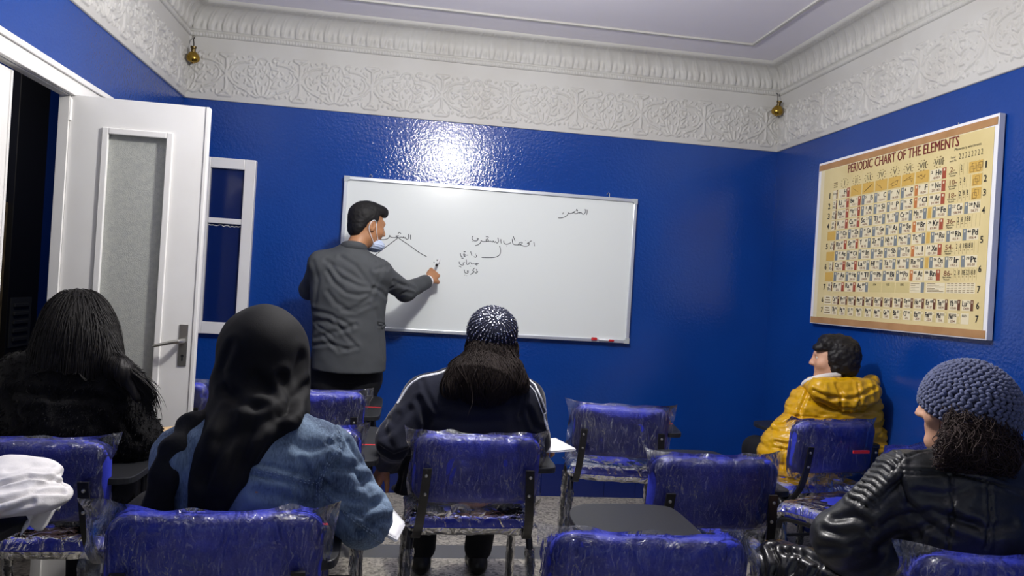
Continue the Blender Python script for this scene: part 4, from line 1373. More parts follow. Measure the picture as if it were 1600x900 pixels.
def hand(S, w, d, palm, side, curl=(.5, .6, .5), s=1.0, spread=.06, thumb=(.6, .5), k=.006):
    """w wrist, d direction to fingers, palm normal leaving the palm, side: +1 if the thumb lies on d x palm"""
    d = unit(d); palm = unit(np.array(palm, float) - d * (np.dot(palm, d))); x = np.cross(d, palm) * side; w = np.array(w, float)
    for i in range(4):
        S.cap(w + x * (.5 - i / 3) * .030 * s, w + d * .078 * s + x * (.5 - i / 3) * .058 * s, .0135 * s, .0115 * s, .014)
    L = (.040, .026, .021); lf = (.92, 1.0, .95, .78)

    def tilt(v, a): return v * math.cos(a) + palm * math.sin(a)
    for i in range(4):
        p = w + d * .082 * s + x * (.5 - i / 3) * .058 * s; a = 0
        for j in range(3):
            a += curl[j] * (1 + .06 * i)
            q = p + (d * math.cos(a) + palm * math.sin(a) + x * (.5 - i / 3) * spread) * L[j] * lf[i] * s
            S.cap(p, q, (.0088, .0080, .0072)[j] * s, (.0080, .0072, .0062)[j] * s, k); p = q
    b = w + d * .022 * s + x * .026 * s; b2 = b + (d * .62 + x * .62 + palm * .25) * .042 * s
    b3 = b2 + unit(d * 1.0 + x * (.35 - thumb[0] * .6) + palm * thumb[0]) * .032 * s; b4 = b3 + unit(d * .9 - x * thumb[1] * .5 + palm * thumb[1]) * .026 * s
    S.cap(b, b2, .015 * s, .0115 * s, .012); S.cap(b2, b3, .0105 * s, .0095 * s, k); S.cap(b3, b4, .0095 * s, .0075 * s, k)


def legs_seated(body, tr, hl, hr, kl, kr, al, ar, r0=.078, r1=.058, r2=.05, toes=None):
    for h_, kn, an in ((hl, kl, al), (hr, kr, ar)):
        body.cap(h_, kn, r0 - .012, r1 - .010, .03); body.cap(kn, an, r1 - .012, .034, .02)
        tr.cap(h_, kn, r0, r1, .03); tr.cap(kn, np.array(an) + [0, 0, .02], r1, r2, .03)


def shoe(parent, loc, ankle, toe_dir, material, s=1.0):
    a = np.array(ankle, float); d = unit([toe_dir[0], toe_dir[1], 0]); S = Sdf()
    z = .042 * s
    S.cap([a[0] - d[0] * .03, a[1] - d[1] * .03, z], [a[0] + d[0] * .07, a[1] + d[1] * .07, z * .95], .040 * s, .042 * s, .02)
    S.cap([a[0] + d[0] * .06, a[1] + d[1] * .06, z * .9], [a[0] + d[0] * .175, a[1] + d[1] * .175, z * .72], .042 * s, .031 * s, .03)
    S.cap([a[0] - d[0] * .02, a[1] - d[1] * .02, .05], [a[0], a[1], .105], .040 * s, .042 * s, .02)
    g = cut(S, lambda P: .003 - P[:, 2])
    lo, hi = S.bounds()
    return Soft(g, (lo, hi), .006, 1).link('shoe', material, parent, loc)


def shoe_body(body, ankle, toe_dir):
    a = np.array(ankle, float); d = unit([toe_dir[0], toe_dir[1], 0])
    body.cap([a[0], a[1], .06], [a[0] + d[0] * .15, a[1] + d[1] * .15, .035], .032, .024, .02)


def strand_mesh(P, r=.0009, sides=3):
    """P (n, m, 3) polylines -> thin tapered tubes"""
    n, m_, _ = P.shape
    T = np.gradient(P, axis=1); T /= np.linalg.norm(T, axis=2, keepdims=True) + 1e-9
    up = np.zeros_like(P); up[..., 1] = 1.0
    A = np.cross(T, up); A /= np.linalg.norm(A, axis=2, keepdims=True) + 1e-9; Bn = np.cross(T, A)
    t = np.linspace(0, 1, m_); rr = (r * (1 - t ** 4) + r * .06)[None, :, None]
    V = np.stack([P + rr * (A * math.cos(2 * math.pi * k / sides) + Bn * math.sin(2 * math.pi * k / sides)) for k in range(sides)], 2)   # n m sides 3
    i = (np.arange(n)[:, None, None] * m_ + np.arange(m_ - 1)[None, :, None]) * sides; k = np.arange(sides)[None, None]
    F = np.stack([i + k, i + (k + 1) % sides, i + sides + (k + 1) % sides, i + sides + k], -1).reshape(-1, 4)
    return V.reshape(-1, 3), F


def grad(f, P, e=.002):
    g = np.stack([f(P + [e if j == i else 0 for j in range(3)]) - f(P - [e if j == i else 0 for j in range(3)]) for i in range(3)], 1)
    return g / (np.linalg.norm(g, axis=1, keepdims=True) + 1e-9)


def comb(f, roots, steps, step, rs, lift=.002, wave=.15, bias=(0, 0, 0), wav_f=20):
    p = roots.copy(); out = [p.copy()]; n0 = len(p)
    jit = rs.randn(n0, 3) * wave * .5; lf = lift + np.abs(rs.randn(n0)) * lift * 1.2; ph = rs.rand(n0) * 6.28
    down = V3(*bias) + V3(0, 0, -1)
    for i in range(steps):
        d = f(p); n = grad(f, p)
        near = d < .02
        p = p - n * np.where(near, (d - lf), 0)[:, None]
        v = down[None] + jit + wave * .6 * np.stack([np.sin(i * .35 * wav_f / 20 + ph), np.cos(i * .3 + ph), 0 * ph], 1)
        v = v - n * np.where(near, np.minimum((v * n).sum(1), 0), 0)[:, None]
        p = p + step * v / (np.linalg.norm(v, axis=1, keepdims=True) + 1e-9)
        out.append(p.copy())
    return np.stack(out, 1)


def streaks(V, seed, amp, fx=55, fz=5, axis=None):
    """fine hair relief running down the mass"""
    c = V.mean(0) if axis is None else np.array(axis); a = np.arctan2(V[:, 0] - c[0], V[:, 1] - c[1])
    return amp * fbm(np.stack([a * fx * .35, V[:, 2] * fz, V[:, 1] * 2], 1), seed, 3)


HAIR = mat('black_hair', rgb(20, 19, 20), .66, 0, .3, ('noise', 240, .15, (1, 1, .06)))
HAIR_BROWN = mat('dark_brown_hair', rgb(36, 28, 26), .68, 0, .22, ('noise', 240, .15, (1, 1, .06)))
TROUSER = mat('black_trousers', rgb(22, 23, 28), .8, 0, .3, ('noise', 60, .15))
SHOE = mat('black_shoe_leather', rgb(20, 19, 20), .38)


def person(label, loc):
    r = empty('person', loc); tag(r, label, 'person'); return r, np.array(loc, float)

# ================================================================== the teacher at the board
def teacher():
    root, L = person('man in grey suit writing on whiteboard, face mask pulled under chin', (-0.22, 4.12, 0))
    hc = at(574, 354, 4.17); R = rot((.86, .50, -.16))
    nk = at(549, 402, 4.12)
    shL, shR = at(503, 414, 4.12), at(592, 427, 4.09)
    elL, wrL = at(484, 452, 4.27), at(520, 452, 4.42)
    elR, wrR = at(633, 455, 4.27), at(669, 439, 4.46)
    chest = at(548, 470, 4.13); waist = at(546, 540, 4.13)
    hipL, hipR = at(520, 588, 4.20), at(563, 590, 4.20)
    kL, kR = V3(hipL[0] - .02, 4.215, .46), V3(hipR[0] + .02, 4.215, .46)
    aL, aR = V3(kL[0] - .01, 4.21, .09), V3(kR[0] + .02, 4.21, .09)
    B = Sdf(); T = head(B, hc, R, .98, nk)
    B.cap(nk, chest, .050, .10, .04).cap(shL, shR, .042, .042, .04).ell(chest, (.135, .085, .16), None, .05).cap(chest, waist, .115, .115, .05, ((0, 1, 0), .75)).cap(hipL, hipR, .09, .09, .05)
    for s, e, w in ((shL, elL, wrL), (shR, elR, wrR)):
        B.cap(s, e, .046, .036, .03).cap(e, w, .036, .026, .02)
    for h_, k_, a_ in ((hipL, kL, aL), (hipR, kR, aR)): B.cap(h_, k_, .075, .05, .04).cap(k_, a_, .048, .034, .03); shoe_body(B, a_, (0, 1))
    ht = at(684, 424, 4.545)
    dv = unit(at(692, 410, 4.575) - wrR)
    hand(B, wrR + dv * .004, dv, (-.35, .75, -.4), -1, (.85, 1.0, .7), .98, .03, (.9, .7))
    hand(B, wrL, unit(V3(.9, .2, -.1)), (0, -.4, -.9), 1, (.5, .6, .4), .95)
    bs = Soft(B, B.bounds(), .0055, 1); bs.link('body', mat('tan_skin', rgb(172, 124, 88), .5, 0, .4, ('noise', 130, .05), var=(rgb(160, 112, 78), 14)), root, L)
    eyes(T, R, .98, root, L)
    # hair: short, full on top
    H = Sdf(); U = lambda x, y, z: T(x, y, z)
    H.ell(U(0, -.022, .048), np.array((.083, .098, .086)), R, .02); H.ell(U(0, .02, .094), np.array((.070, .075, .038)), R, .03); H.cap(U(-.03, .064, .094), U(.03, .060, .096), .022, .022, .03)
    H.ell(U(0, -.070, -.018), np.array((.064, .036, .056)), R, .03)
    ear = [plane(U(0, .038, 0), R[:, 1])]
    f0 = lambda P: H(P)

    def fh(P):
        q = (P - hc) @ R / .98
        d = H(P)
        face = np.maximum(q[:, 1] - (.050 + .35 * (q[:, 2] - .055)), .070 - q[:, 2] - 9 * np.maximum(q[:, 1] - .2, 0))   # keep forehead & face clear
        hl = np.where(q[:, 2] < .070, q[:, 1] - (.022 - .5 * np.clip(.01 - q[:, 2], 0, 1)), -1)
        near_ear = .030 - np.hypot((q[:, 1] + .008) * 1.1, q[:, 2] + .002)
        return np.maximum.reduce([d, hl, np.where(np.abs(q[:, 0]) > .05, near_ear, -1), -.078 - q[:, 2]])
    hs = Soft(fh, H.bounds(), .0045, 2)
    hs.disp(lambda V, N: .0016 * fbm(V * 90, 3, 2)); hs.link('hair', HAIR, root, L)
    # jacket
    J = Sdf()
    J.cap(at(549, 396, 4.12), chest, .07, .12, .05, ((0, 1, 0), .9)).cap(shL, shR, .058, .058, .06).cap(at(540, 399, 4.12), at(500, 410, 4.12), .045, .052, .04).cap(at(556, 400, 4.11), at(590, 421, 4.09), .045, .052, .04)
    J.ell(at(545, 452, 4.12), (.195, .112, .20), None, .06)
    J.cap(at(545, 470, 4.12), at(546, 600, 4.13), .188, .196, .05, ((0, 1, 0), .62))
    for s, e, w, m_ in ((shL, elL, wrL, .3), (shR, elR, wrR, .3)):
        J.cap(s, e, .066, .055, .035).cap(e, e + (w - e) * .93, .054, .043, .03)
    hem = lambda P: (.795 + .02 * np.sin((P[:, 0]) * 6) + .012 * np.clip(P[:, 0] + .1, 0, 1)) - P[:, 2]
    vent = lambda P: -1.0 * np.ones(len(P))
    cuffR = plane(wrR - unit(wrR - elR) * .012, wrR - elR)
    gR = lambda P: np.where((P[:, 0] > elR[0] - .02) & (P[:, 1] > elR[1] + .02), cuffR(P), -1)
    cuffL = plane(wrL - unit(wrL - elL) * .012, wrL - elL)
    colr = lambda P: np.where(P[:, 2] > nk[2] + .012, .050 - np.linalg.norm((P - (nk + V3(.012, .008, 0)))[:, :2], axis=1), -1)
    fj = lambda P: np.maximum.reduce([J(P), hem(P), gR(P), colr(P)])
    js = Soft(fj, J.bounds(), .0062, 2)
    Z = lambda pts: [(460 + x * .28889, 300 + y * .28889) for x, y in pts]
    Ls = [(Z(p), a, w) for p, a, w in [
        ([(415, 525), (340, 505), (255, 465), (200, 400)], -.009, .010), ([(420, 540), (350, 560), (280, 545), (215, 490), (180, 430)], -.009, .010), ([(430, 520), (380, 470), (330, 400), (250, 350)], -.006, .010),
        ([(415, 560), (350, 620), (290, 640), (225, 600), (180, 540)], -.008, .011), ([(420, 520), (300, 440), (170, 370)], -.006, .010), ([(400, 610), (330, 650), (260, 640)], -.006, .009),
        ([(100, 640), (200, 665), (300, 720)], -.008, .010), ([(95, 700), (180, 700), (260, 740), (330, 720)], -.008, .010), ([(110, 790), (200, 760), (300, 740)], -.007, .010), ([(90, 830), (190, 820), (280, 850)], -.008, .009),
        ([(220, 690), (280, 780), (330, 830)], -.006, .009), ([(160, 780), (240, 860), (340, 840)], -.007, .009), ([(120, 720), (210, 780)], -.006, .008),
        ([(430, 520), (470, 540), (500, 570)], -.010, .010), ([(440, 420), (500, 400), (525, 400)], -.008, .009), ([(520, 520), (560, 500), (600, 510)], -.006, .009), ([(560, 560), (600, 540), (640, 550)], -.006, .009), ([(630, 510), (665, 530), (670, 550)], -.009, .009),
        ([(430, 330), (480, 400), (450, 480), (425, 540)], -.007, .008), ([(450, 712), (500, 722)], -.009, .006), ([(440, 640), (470, 760), (480, 900)], -.005, .012), ([(100, 380), (130, 480), (110, 600)], -.006, .012)]]
    creases(js, [(p, a * .62, w * 1.05) for p, a, w in Ls], 4.0)
    SUIT = mat('charcoal_grey_suiting', rgb(70, 73, 76), .75, 0, .35, ('noise', 300, .12), var=(rgb(64, 67, 70), 8))
    js.disp(lambda V, N: .003 * fbm(V * 14, 5, 2))
    jk = js.link('suit_jacket', SUIT, root, L)
    # collar ring, pocket flap
    cs = []
    for a in np.linspace(-2.6, 1.6, 26):
        cs.append(at(551, 392, 4.12) + V3(.062 * math.sin(a) + .006, -.060 * math.cos(a) + .006, .012 + .016 * math.cos(a)))
    MB().tube(cs, [.010 + .006 * math.sin(math.pi * i / 25) for i in range(26)], 10, flat=((0, 0, 1), 1.5)).build('collar', SUIT, jk, True, loc=L)
    cs = [p + V3(0, 0, .013) + (nk - p) * V3(.12, .12, 0) for p in cs]
    MB().tube(cs, .009, 10).build('shirt_collar', mat('white_shirt', rgb(228, 228, 230), .7), root, True, loc=L)
    d = unit(wrR - elR)
    MB().tube([wrR - d * .030, wrR - d * .002, wrR + d * .008], [.033, .034, .032], 18).build('shirt_cuff', MATS['white_shirt'], root, True, loc=L)
    fl = js.bvh(); p = trace(fl, Z([(452, 713), (502, 722)]), 4.05)
    MB().tube(list(p + V3(0, -.004, 0)), .0065, 8).build('pocket_flap', SUIT, jk, True, loc=L)
    # trousers, shoes
    Tr = Sdf()
    Tr.cap(hipL, hipR, .118, .118, .06, ((0, 1, 0), .9)).cap(hipL, V3(*hipL[:2], .95), .12, .12, .05, ((0, 1, 0), .8))
    for h_, k_, a_ in ((hipL, kL, aL), (hipR, kR, aR)): Tr.cap(h_, k_, .096, .072, .04).cap(k_, a_ + V3(0, 0, -.01), .07, .060, .03)
    ts = Soft(cut(Tr, lambda P: .045 - P[:, 2], lambda P: P[:, 2] - 1.0), Tr.bounds(), .009, 2); ts.disp(lambda V, N: .004 * fbm(V * [8, 8, 22], 2, 2)); ts.link('trousers', TROUSER, root, L)
    for a_ in (aL, aR): shoe(root, L, a_, (0.15, 1), SHOE)
    # surgical mask pulled below the chin
    MASK = mat('pale_blue_mask', rgb(190, 202, 224), .8, var=(rgb(176, 190, 216), 30))
    M = Sdf(); M.ell(T(0, .062, -.088), (.060, .054, .036), R, .01)
    fm = lambda P: np.maximum(np.abs(M(P)) - .0028, np.maximum(-(((P - T(0, .028, -.1)) @ R)[:, 1]), ((P - T(0, .1, -.066)) @ unit(R[:, 2] + .25 * R[:, 1]))))
    msk = Soft(fm, M.bounds(), .004, 1); msk.disp(lambda V, N: .0012 * np.sin(((V - hc) @ R)[:, 2] * 500)); mo_ = msk.link('face_mask', MASK, root, L)
    ls = MB()
    for q in (-1, 1):
        ls.tube(sm([T(q * .050, .060, -.074), T(q * .070, .030, -.035), T(q * .083, .006, .020), T(q * .086, -.012, .030), T(q * .086, -.028, .012), T(q * .080, -.026, -.025), T(q * .066, .020, -.080), T(q * .052, .046, -.104)], 6), .0016, 6)
    ls.build('ear_loop', PAPER, mo_, True, loc=L)
    # marker in the hand
    tip = at(687, 404, BY - .004)
    base = wrR + dv * .085 + V3(.0, -.008, .012)
    pr_ = empty('marker_pen', tip); tag(pr_, 'small white marker pen held in raised hand of the teacher at the board', 'marker')
    ax = unit(wrR + dv * .07 + V3(-.012, -.02, -.01) - tip)
    MB().tube([tip, tip + ax * .012, tip + ax * .014, tip + ax * .06], [.0015, .0035, .007, .007], 12).build('barrel', mat('pen_barrel', rgb(214, 214, 216), .4), pr_, True, loc=tip)
    MB().tube([tip + ax * .058, tip + ax * .07], [.0074, .0074], 12).build('end_cap', mat('pen_cap', rgb(36, 38, 44), .4), pr_, True, loc=tip)


teacher()

# ================================================================== seated woman in sequin beanie (middle)
def sequin_woman():
    root, L = person('woman in navy hooded top with white shoulder stripes and silver sequin beanie', (.31, 2.82, 0))
    hc = at(768, 530, 2.83); R = rot((.02, 1, -.12)); nk = at(765, 606, 2.80)
    shL, shR = at(664, 618, 2.79), at(822, 624, 2.79)
    elL, wrL = at(617, 690, 2.74), at(604, 722, 2.87)
    elR, wrR = at(834, 688, 2.80), at(846, 694, 3.00)
    B = Sdf(); T = head(B, hc, R, .95, nk)
    ch = at(745, 668, 2.80); pv = V3(ch[0], 2.80, .57)
    B.cap(nk, ch, .06, .12, .05).ell(ch, (.15, .10, .17), None, .05).cap(ch, pv, .13, .13, .05).cap(shL, shR, .05, .05, .05)
    for s, e, w in ((shL, elL, wrL), (shR, elR, wrR)): B.cap(s, e, .044, .036, .03).cap(e, w, .036, .026, .02)
    hand(B, wrL, unit(at(588, 752, 2.88) - wrL), (.75, .3, -.2), 1, (.4, .5, .4), .95)
    hand(B, wrR, unit(V3(.25, 1, -.25)), (-.2, -.1, -1), -1, (.45, .5, .4), .95)
    hl, hr = V3(pv[0] - .10, 2.84, .55), V3(pv[0] + .10, 2.84, .55)
    kl, kr = V3(pv[0] - .16, 3.24, .52), V3(pv[0] + .12, 3.24, .52)
    al, ar = V3(pv[0] - .15, 3.36, .09), V3(pv[0] + .10, 3.36, .09)
    Tr = Sdf(); Tr.cap(hl, hr, .12, .12, .05); legs_seated(B, Tr, hl, hr, kl, kr, al, ar, .092, .070, .062)
    for a_ in (al, ar): shoe_body(B, a_, (0, 1))
    Soft(B, B.bounds(), .0065, 1).link('body', SKIN, root, L); eyes(T, R, .95, root, L)
    Soft(cut(Tr, lambda P: .06 - P[:, 2]), Tr.bounds(), .009, 2).link('trousers', TROUSER, root, L)
    for a_ in (al, ar): shoe(root, L, a_, (0, 1), SHOE)
    J = Sdf()
    J.cap(nk, ch, .085, .13, .06).cap(at(700, 602, 2.80), shL, .062, .066, .05).cap(at(790, 604, 2.80), shR, .062, .064, .05)
    J.ell(at(745, 650, 2.80), (.215, .13, .17), None, .06).cap(at(745, 690, 2.81), V3(pv[0], 2.83, .57), .195, .185, .05, ((0, 1, 0), .74))
    J.cap(shL, elL, .072, .066, .035).cap(elL, wrL + unit(wrL - elL) * .0, .060, .044, .03).cap(shR, elR, .068, .060, .035).cap(elR, wrR, .056, .042, .03)
    # hem flaring out over the left edge of the seat
    J.cap(at(660, 700, 2.86), at(636, 770, 2.90), .058, .042, .05).cap(at(636, 770, 2.90), at(620, 768, 2.93), .042, .028, .03)
    js = Soft(cut(J, lambda P: .475 - P[:, 2]), J.bounds(), .007, 2)
    Ls = [([(655, 625), (668, 660), (660, 690)], -.008, .012), ([(640, 640), (620, 665), (600, 680)], -.006, .012), ([(610, 640), (600, 670), (612, 700)], -.006, .012), ([(670, 650), (720, 660), (780, 655)], -.004, .016),
          ([(825, 640), (835, 665), (850, 672)], -.007, .010), ([(680, 640), (665, 612), (660, 595)], -.006, .008), ([(812, 650), (822, 615), (815, 595)], -.006, .008), ([(640, 700), (628, 735), (622, 765)], -.008, .012), ([(700, 630), (760, 640), (800, 632)], -.004, .015), ([(595, 700), (615, 712), (632, 705)], -.008, .009)]
    creases(js, Ls, 2.68); js.disp(lambda V, N: .005 * fbm(V * 9, 8, 2))
    NAVY = mat('navy_fleece', rgb(17, 20, 35), .88, 0, .25, ('noise', 260, .2), sheen=.25)
    jk = js.link('hooded_top', NAVY, root, L)
    bv = js.bvh(); STR = mat('white_stripe', rgb(222, 224, 230), .7)
    for off, (pl, pr) in enumerate((([(695, 560), (676, 566), (650, 581), (628, 600), (610, 622)], [(820, 588), (836, 602), (846, 624), (856, 652), (861, 672)]), ([(690, 566), (668, 574), (648, 588)], [(822, 596), (836, 612), (846, 640), (855, 664)]))):
        for p_ in (pl, pr):
            Lp = trace(bv, p_, 2.74, 4); N_ = unit(V3(0, -1, .6))
            MB().tube(list(Lp + N_ * .001), .0042 if not off else .0022, 6).build('shoulder_stripe', STR, jk, True, loc=L)
    # hair falling from under the beanie
    H = Sdf(); H.ell(at(768, 545, 2.83), (.093, .095, .10), None, .03).cap(at(762, 566, 2.745), at(758, 592, 2.69), .085, .098, .04, ((0, 1, 0), .55)).cap(at(720, 580, 2.72), at(706, 604, 2.70), .042, .034, .04).cap(at(800, 580, 2.72), at(812, 598, 2.71), .038, .028, .04)
    hf = lambda P: smax(H(P), .945 + .018 * vnoise(P * [30, 0, 0], 4) - P[:, 2], .015)
    hs = Soft(hf, H.bounds(), .006, 2); hs.disp(lambda V, N: .004 * fbm(V * [75, 20, 9], 4, 3))
    hr_ = hs.link('hair', HAIR_BROWN, root, L)
    rs = np.random.RandomState(5); n_ = normals(hs.V, hs.F); ok = np.where((n_[:, 1] < .3) & (hs.V[:, 2] > .98) & (hs.V[:, 2] < 1.08))[0]
    P = comb(H, hs.V[rs.choice(ok, 1300)], 26, .0075, rs, .003, .45, (0, 0, 0))
    V, F = strand_mesh(P, .0011); mesh_np('loose_strands', V, F, HAIR_BROWN, hr_, True, L)
    # beanie: crown tipped towards the back
    c = at(769.5, 517, 2.80); ax = unit(V3(.05, -.80, .60)); e1 = unit(np.cross(ax, (0, 0, 1))); e2 = np.cross(e1, ax); r = V3(.094, .094, .090)
    nt, nr = 64, 200; th = np.linspace(0.001, 1.95, nt); ph = np.linspace(0, 2 * math.pi, nr, endpoint=False)
    TH, PH = np.meshgrid(th, ph, indexing='ij')
    ribs = 34
    rr = 1 + .022 * np.abs(np.cos(PH * ribs / 2)) * np.clip(TH * 2.0, 0, 1) + .010 * np.sin(TH * 3)
    rr = np.where(TH > 1.75, rr + .03 * np.sin((TH - 1.75) / .2 * math.pi), rr)
    S_ = lambda t, p, k: c + k[:, None] * (np.outer(np.cos(t), ax) * r[2] + np.outer(np.sin(t) * np.cos(p), e1) * r[0] + np.outer(np.sin(t) * np.sin(p), e2) * r[1])
    V = S_(TH.ravel(), PH.ravel(), rr.ravel())
    F = grid_faces(nt, nr); j = np.arange(nt - 1) * nr
    F = np.vstack([F, np.stack([j + nr - 1, j + 2 * nr - 1, j + nr, j], 1)])
    bn = mesh_np('beanie', V, F, mat('dark_navy_knit', rgb(22, 25, 44), .8, 0, .3, ('noise', 400, .3)), root, True, L)
    mb = MB(); k = 0; allV = []; allF = []
    for i in range(34):
        t = .05 + i * .054
        n = 34 if t > .62 else (17 if t > .22 else 7)
        for j in range(n):
            if rs.rand() < .16: continue
            p = 2 * math.pi * (j + .12 * rs.randn()) / n; tt = t + .022 * rs.randn()
            q = S_(np.array([tt]), np.array([p]), np.array([1.035]))[0]
            nn = unit(unit(q - c) + rs.randn(3) * .24); a = unit(np.cross(nn, V3(.3, .2, .9))); b = np.cross(nn, a); rad = .0024 * (.7 + .5 * rs.rand())
            base = len(allV)
            for m_ in range(6): allV.append(q + rad * (a * math.cos(m_ * 1.047) + b * math.sin(m_ * 1.047)))
            allV += [q + nn * .0007]
            for m_ in range(6): allF.append((base + m_, base + (m_ + 1) % 6, base + 6))
    sq = mesh_np('sequins', np.array(allV), allF, mat('silver_sequin', rgb(226, 230, 240), .16, 1.0), bn, False, L); sq['kind'] = 'stuff'; sq['label'] = 'silver sequins scattered over the beanie'


sequin_woman()

# ================================================================== woman in black hijab and denim jacket (near left)
def hijab_woman():
    root, L = person('woman in black hijab and blue denim jacket, leaning over her tablet', (-.35, 1.93, 0))
    hc = at(418, 552, 1.98); R = rot((.45, 1, -.55)); nk = at(402, 655, 1.90)
    shL, shR = at(288, 715, 1.86), at(506, 716, 1.87)
    elL, wrL = at(262, 838, 1.93), at(300, 845, 2.15)
    elR, wrR = at(566, 812, 1.86), at(566, 786, 2.08)
    ch = at(395, 755, 1.87); pv = V3(-.36, 1.90, .57)
    B = Sdf(); T = head(B, hc, R, .95, nk, False)
    B.cap(nk, ch, .06, .11, .05).ell(ch, (.14, .09, .16), None, .05).cap(ch, pv, .12, .125, .05).cap(shL, shR, .048, .048, .05)
    for s, e, w in ((shL, elL, wrL), (shR, elR, wrR)): B.cap(s, e, .042, .034, .03).cap(e, w, .034, .025, .02)
    hand(B, wrR, unit(V3(.2, 1, -.1)), (-.2, -.1, -1), -1, (.5, .6, .5), .92); hand(B, wrL, unit(V3(.3, 1, -.15)), (.2, 0, -1), 1, (.4, .5, .4), .92)
    hl, hr = V3(-.45, 1.93, .55), V3(-.27, 1.93, .55); kl, kr = V3(-.47, 2.32, .51), V3(-.25, 2.32, .51); al, ar = V3(-.47, 2.33, .09), V3(-.25, 2.35, .09)
    Tr = Sdf(); Tr.cap(hl, hr, .115, .115, .05); legs_seated(B, Tr, hl, hr, kl, kr, al, ar, .085, .064, .058)
    for a_ in (al, ar): shoe_body(B, a_, (0, 1))
    Soft(B, B.bounds(), .0065, 1).link('body', SKIN, root, L); eyes(T, R, .95, root, L)
    Soft(cut(Tr, lambda P: .05 - P[:, 2]), Tr.bounds(), .009, 2).link('trousers', TROUSER, root, L)
    for a_ in (al, ar): shoe(root, L, a_, (0, 1), SHOE)
    # denim jacket
    J = Sdf()
    J.cap(at(402, 672, 1.90), ch, .085, .12, .06).cap(at(350, 690, 1.88), shL, .070, .066, .05).cap(at(440, 688, 1.88), shR, .074, .072, .05)
    J.ell(at(395, 735, 1.87), (.170, .112, .15), None, .06).cap(at(395, 760, 1.87), V3(-.36, 1.90, .54), .158, .16, .05, ((0, 1, 0), .74))
    J.cap(shL, elL, .068, .060, .035).cap(elL, wrL, .056, .042, .03).cap(shR, elR, .076, .066, .035).cap(elR, wrR, .062, .044, .03)
    js = Soft(cut(J, lambda P: .47 - P[:, 2]), J.bounds(), .0055, 2)
    Ls = [([(545, 690), (560, 720), (590, 735)], -.007, .009), ([(520, 720), (560, 745), (600, 760)], -.006, .010), ([(510, 765), (550, 780), (600, 790)], -.007, .010), ([(530, 800), (570, 800), (605, 775)], -.007, .009),
          ([(440, 680), (470, 700), (500, 700)], -.003, .012), ([(400, 770), (440, 775), (480, 790)], -.005, .010), ([(505, 735), (530, 725), (560, 730)], -.005, .009), ([(560, 830), (585, 815), (608, 812)], -.006, .009), ([(300, 700), (285, 735), (270, 790)], -.005, .012), ([(470, 720), (480, 745)], -.004, .008), ([(560, 760), (585, 745), (600, 745)], -.006, .008)]
    creases(js, Ls, 1.78)
    bv = js.bvh()
    seams = {'yoke': [(300, 728), (385, 730), (420, 737), (470, 748), (500, 757)], 'armhole': [(528, 664), (536, 690), (530, 705), (512, 730), (500, 757), (498, 790), (500, 830)], 'back': [(462, 752), (450, 790), (440, 830)], 'sleeve': [(500, 762), (530, 790), (560, 815), (592, 838), (606, 862)], 'back2': [(330, 735), (335, 790)]}
    tot = np.zeros(len(js.V)); T3 = {}
    for k, p in seams.items():
        T3[k] = trace(bv, p, 1.78, 3); d = line_dist(js.V, T3[k])
        tot += .0036 * np.exp(-(d / .007) ** 2) - .0042 * np.exp(-((d - .0125) / .0045) ** 2)
        t_ = V3(0, 0, 0)
        tot += .0012 * np.exp(-(d / .012) ** 2) * np.sin((js.V[:, 0] + js.V[:, 2] * 1.3) * 420)
    js.disp(lambda V, N: tot + .0035 * fbm(V * 12, 8, 3) + .0018 * np.clip(ridged(V * [20, 20, 34], 6), -.5, 1))

    M = bpy.data.materials.new('blue_denim'); M.use_nodes = True; nt = M.node_tree; b = nt.nodes['Principled BSDF']; Lk = nt.links.new
    tc = nt.nodes.new('ShaderNodeTexCoord'); n1 = nt.nodes.new('ShaderNodeTexNoise'); n1.inputs['Scale'].default_value = 9; n1.inputs['Detail'].default_value = 6
    n2 = nt.nodes.new('ShaderNodeTexNoise'); n2.inputs['Scale'].default_value = 260; n2.inputs['Detail'].default_value = 2
    mp = nt.nodes.new('ShaderNodeMapping'); mp.inputs['Scale'].default_value = (1, 1, .25)
    Lk(tc.outputs['Object'], n1.inputs['Vector']); Lk(tc.outputs['Object'], mp.inputs['Vector']); Lk(mp.outputs[0], n2.inputs['Vector'])
    mx = nt.nodes.new('ShaderNodeMath'); mx.operation = 'MULTIPLY_ADD'; mx.inputs[1].default_value = .45; Lk(n2.outputs[0], mx.inputs[0]); Lk(n1.outputs[0], mx.inputs[2])
    rp = nt.nodes.new('ShaderNodeValToRGB'); e = rp.color_ramp.elements; e[0].position = .52; e[0].color = rgb(40, 56, 82); e[1].position = .86; e[1].color = rgb(114, 136, 160)
    Lk(mx.outputs[0], rp.inputs[0]); Lk(rp.outputs[0], b.inputs['Base Color']); b.inputs['Roughness'].default_value = .85
    bp = nt.nodes.new('ShaderNodeBump'); bp.inputs['Strength'].default_value = .25; bp.inputs['Distance'].default_value = .002; Lk(n2.outputs[0], bp.inputs['Height']); Lk(bp.outputs[0], b.inputs['Normal'])
    jk = js.link('denim_jacket', M, root, L)
    TH = mat('pale_seam_denim', rgb(128, 146, 166), .8); bv = js.bvh()
    for k, L3 in T3.items():
        mb = MB(); q = np.array([np.array(bv.find_nearest(Vector(p.tolist()))[0]) for p in L3])
        for off in (.0, .0065):
            d_ = np.gradient(q, axis=0); s_ = np.cross(d_, V3(0, -1, .3)); s_ /= np.linalg.norm(s_, axis=1, keepdims=True) + 1e-9
            z = q + s_ * off
            z = np.array([np.array(bv.find_nearest(Vector(p.tolist()))[0]) for p in z])
            for a_, c_ in zip(z[:-1:2], z[1::2]): mb.tube([a_ + V3(0, -.0006, 0), a_ + (c_ - a_) * .75 + V3(0, -.0006, 0)], .0012, 5)
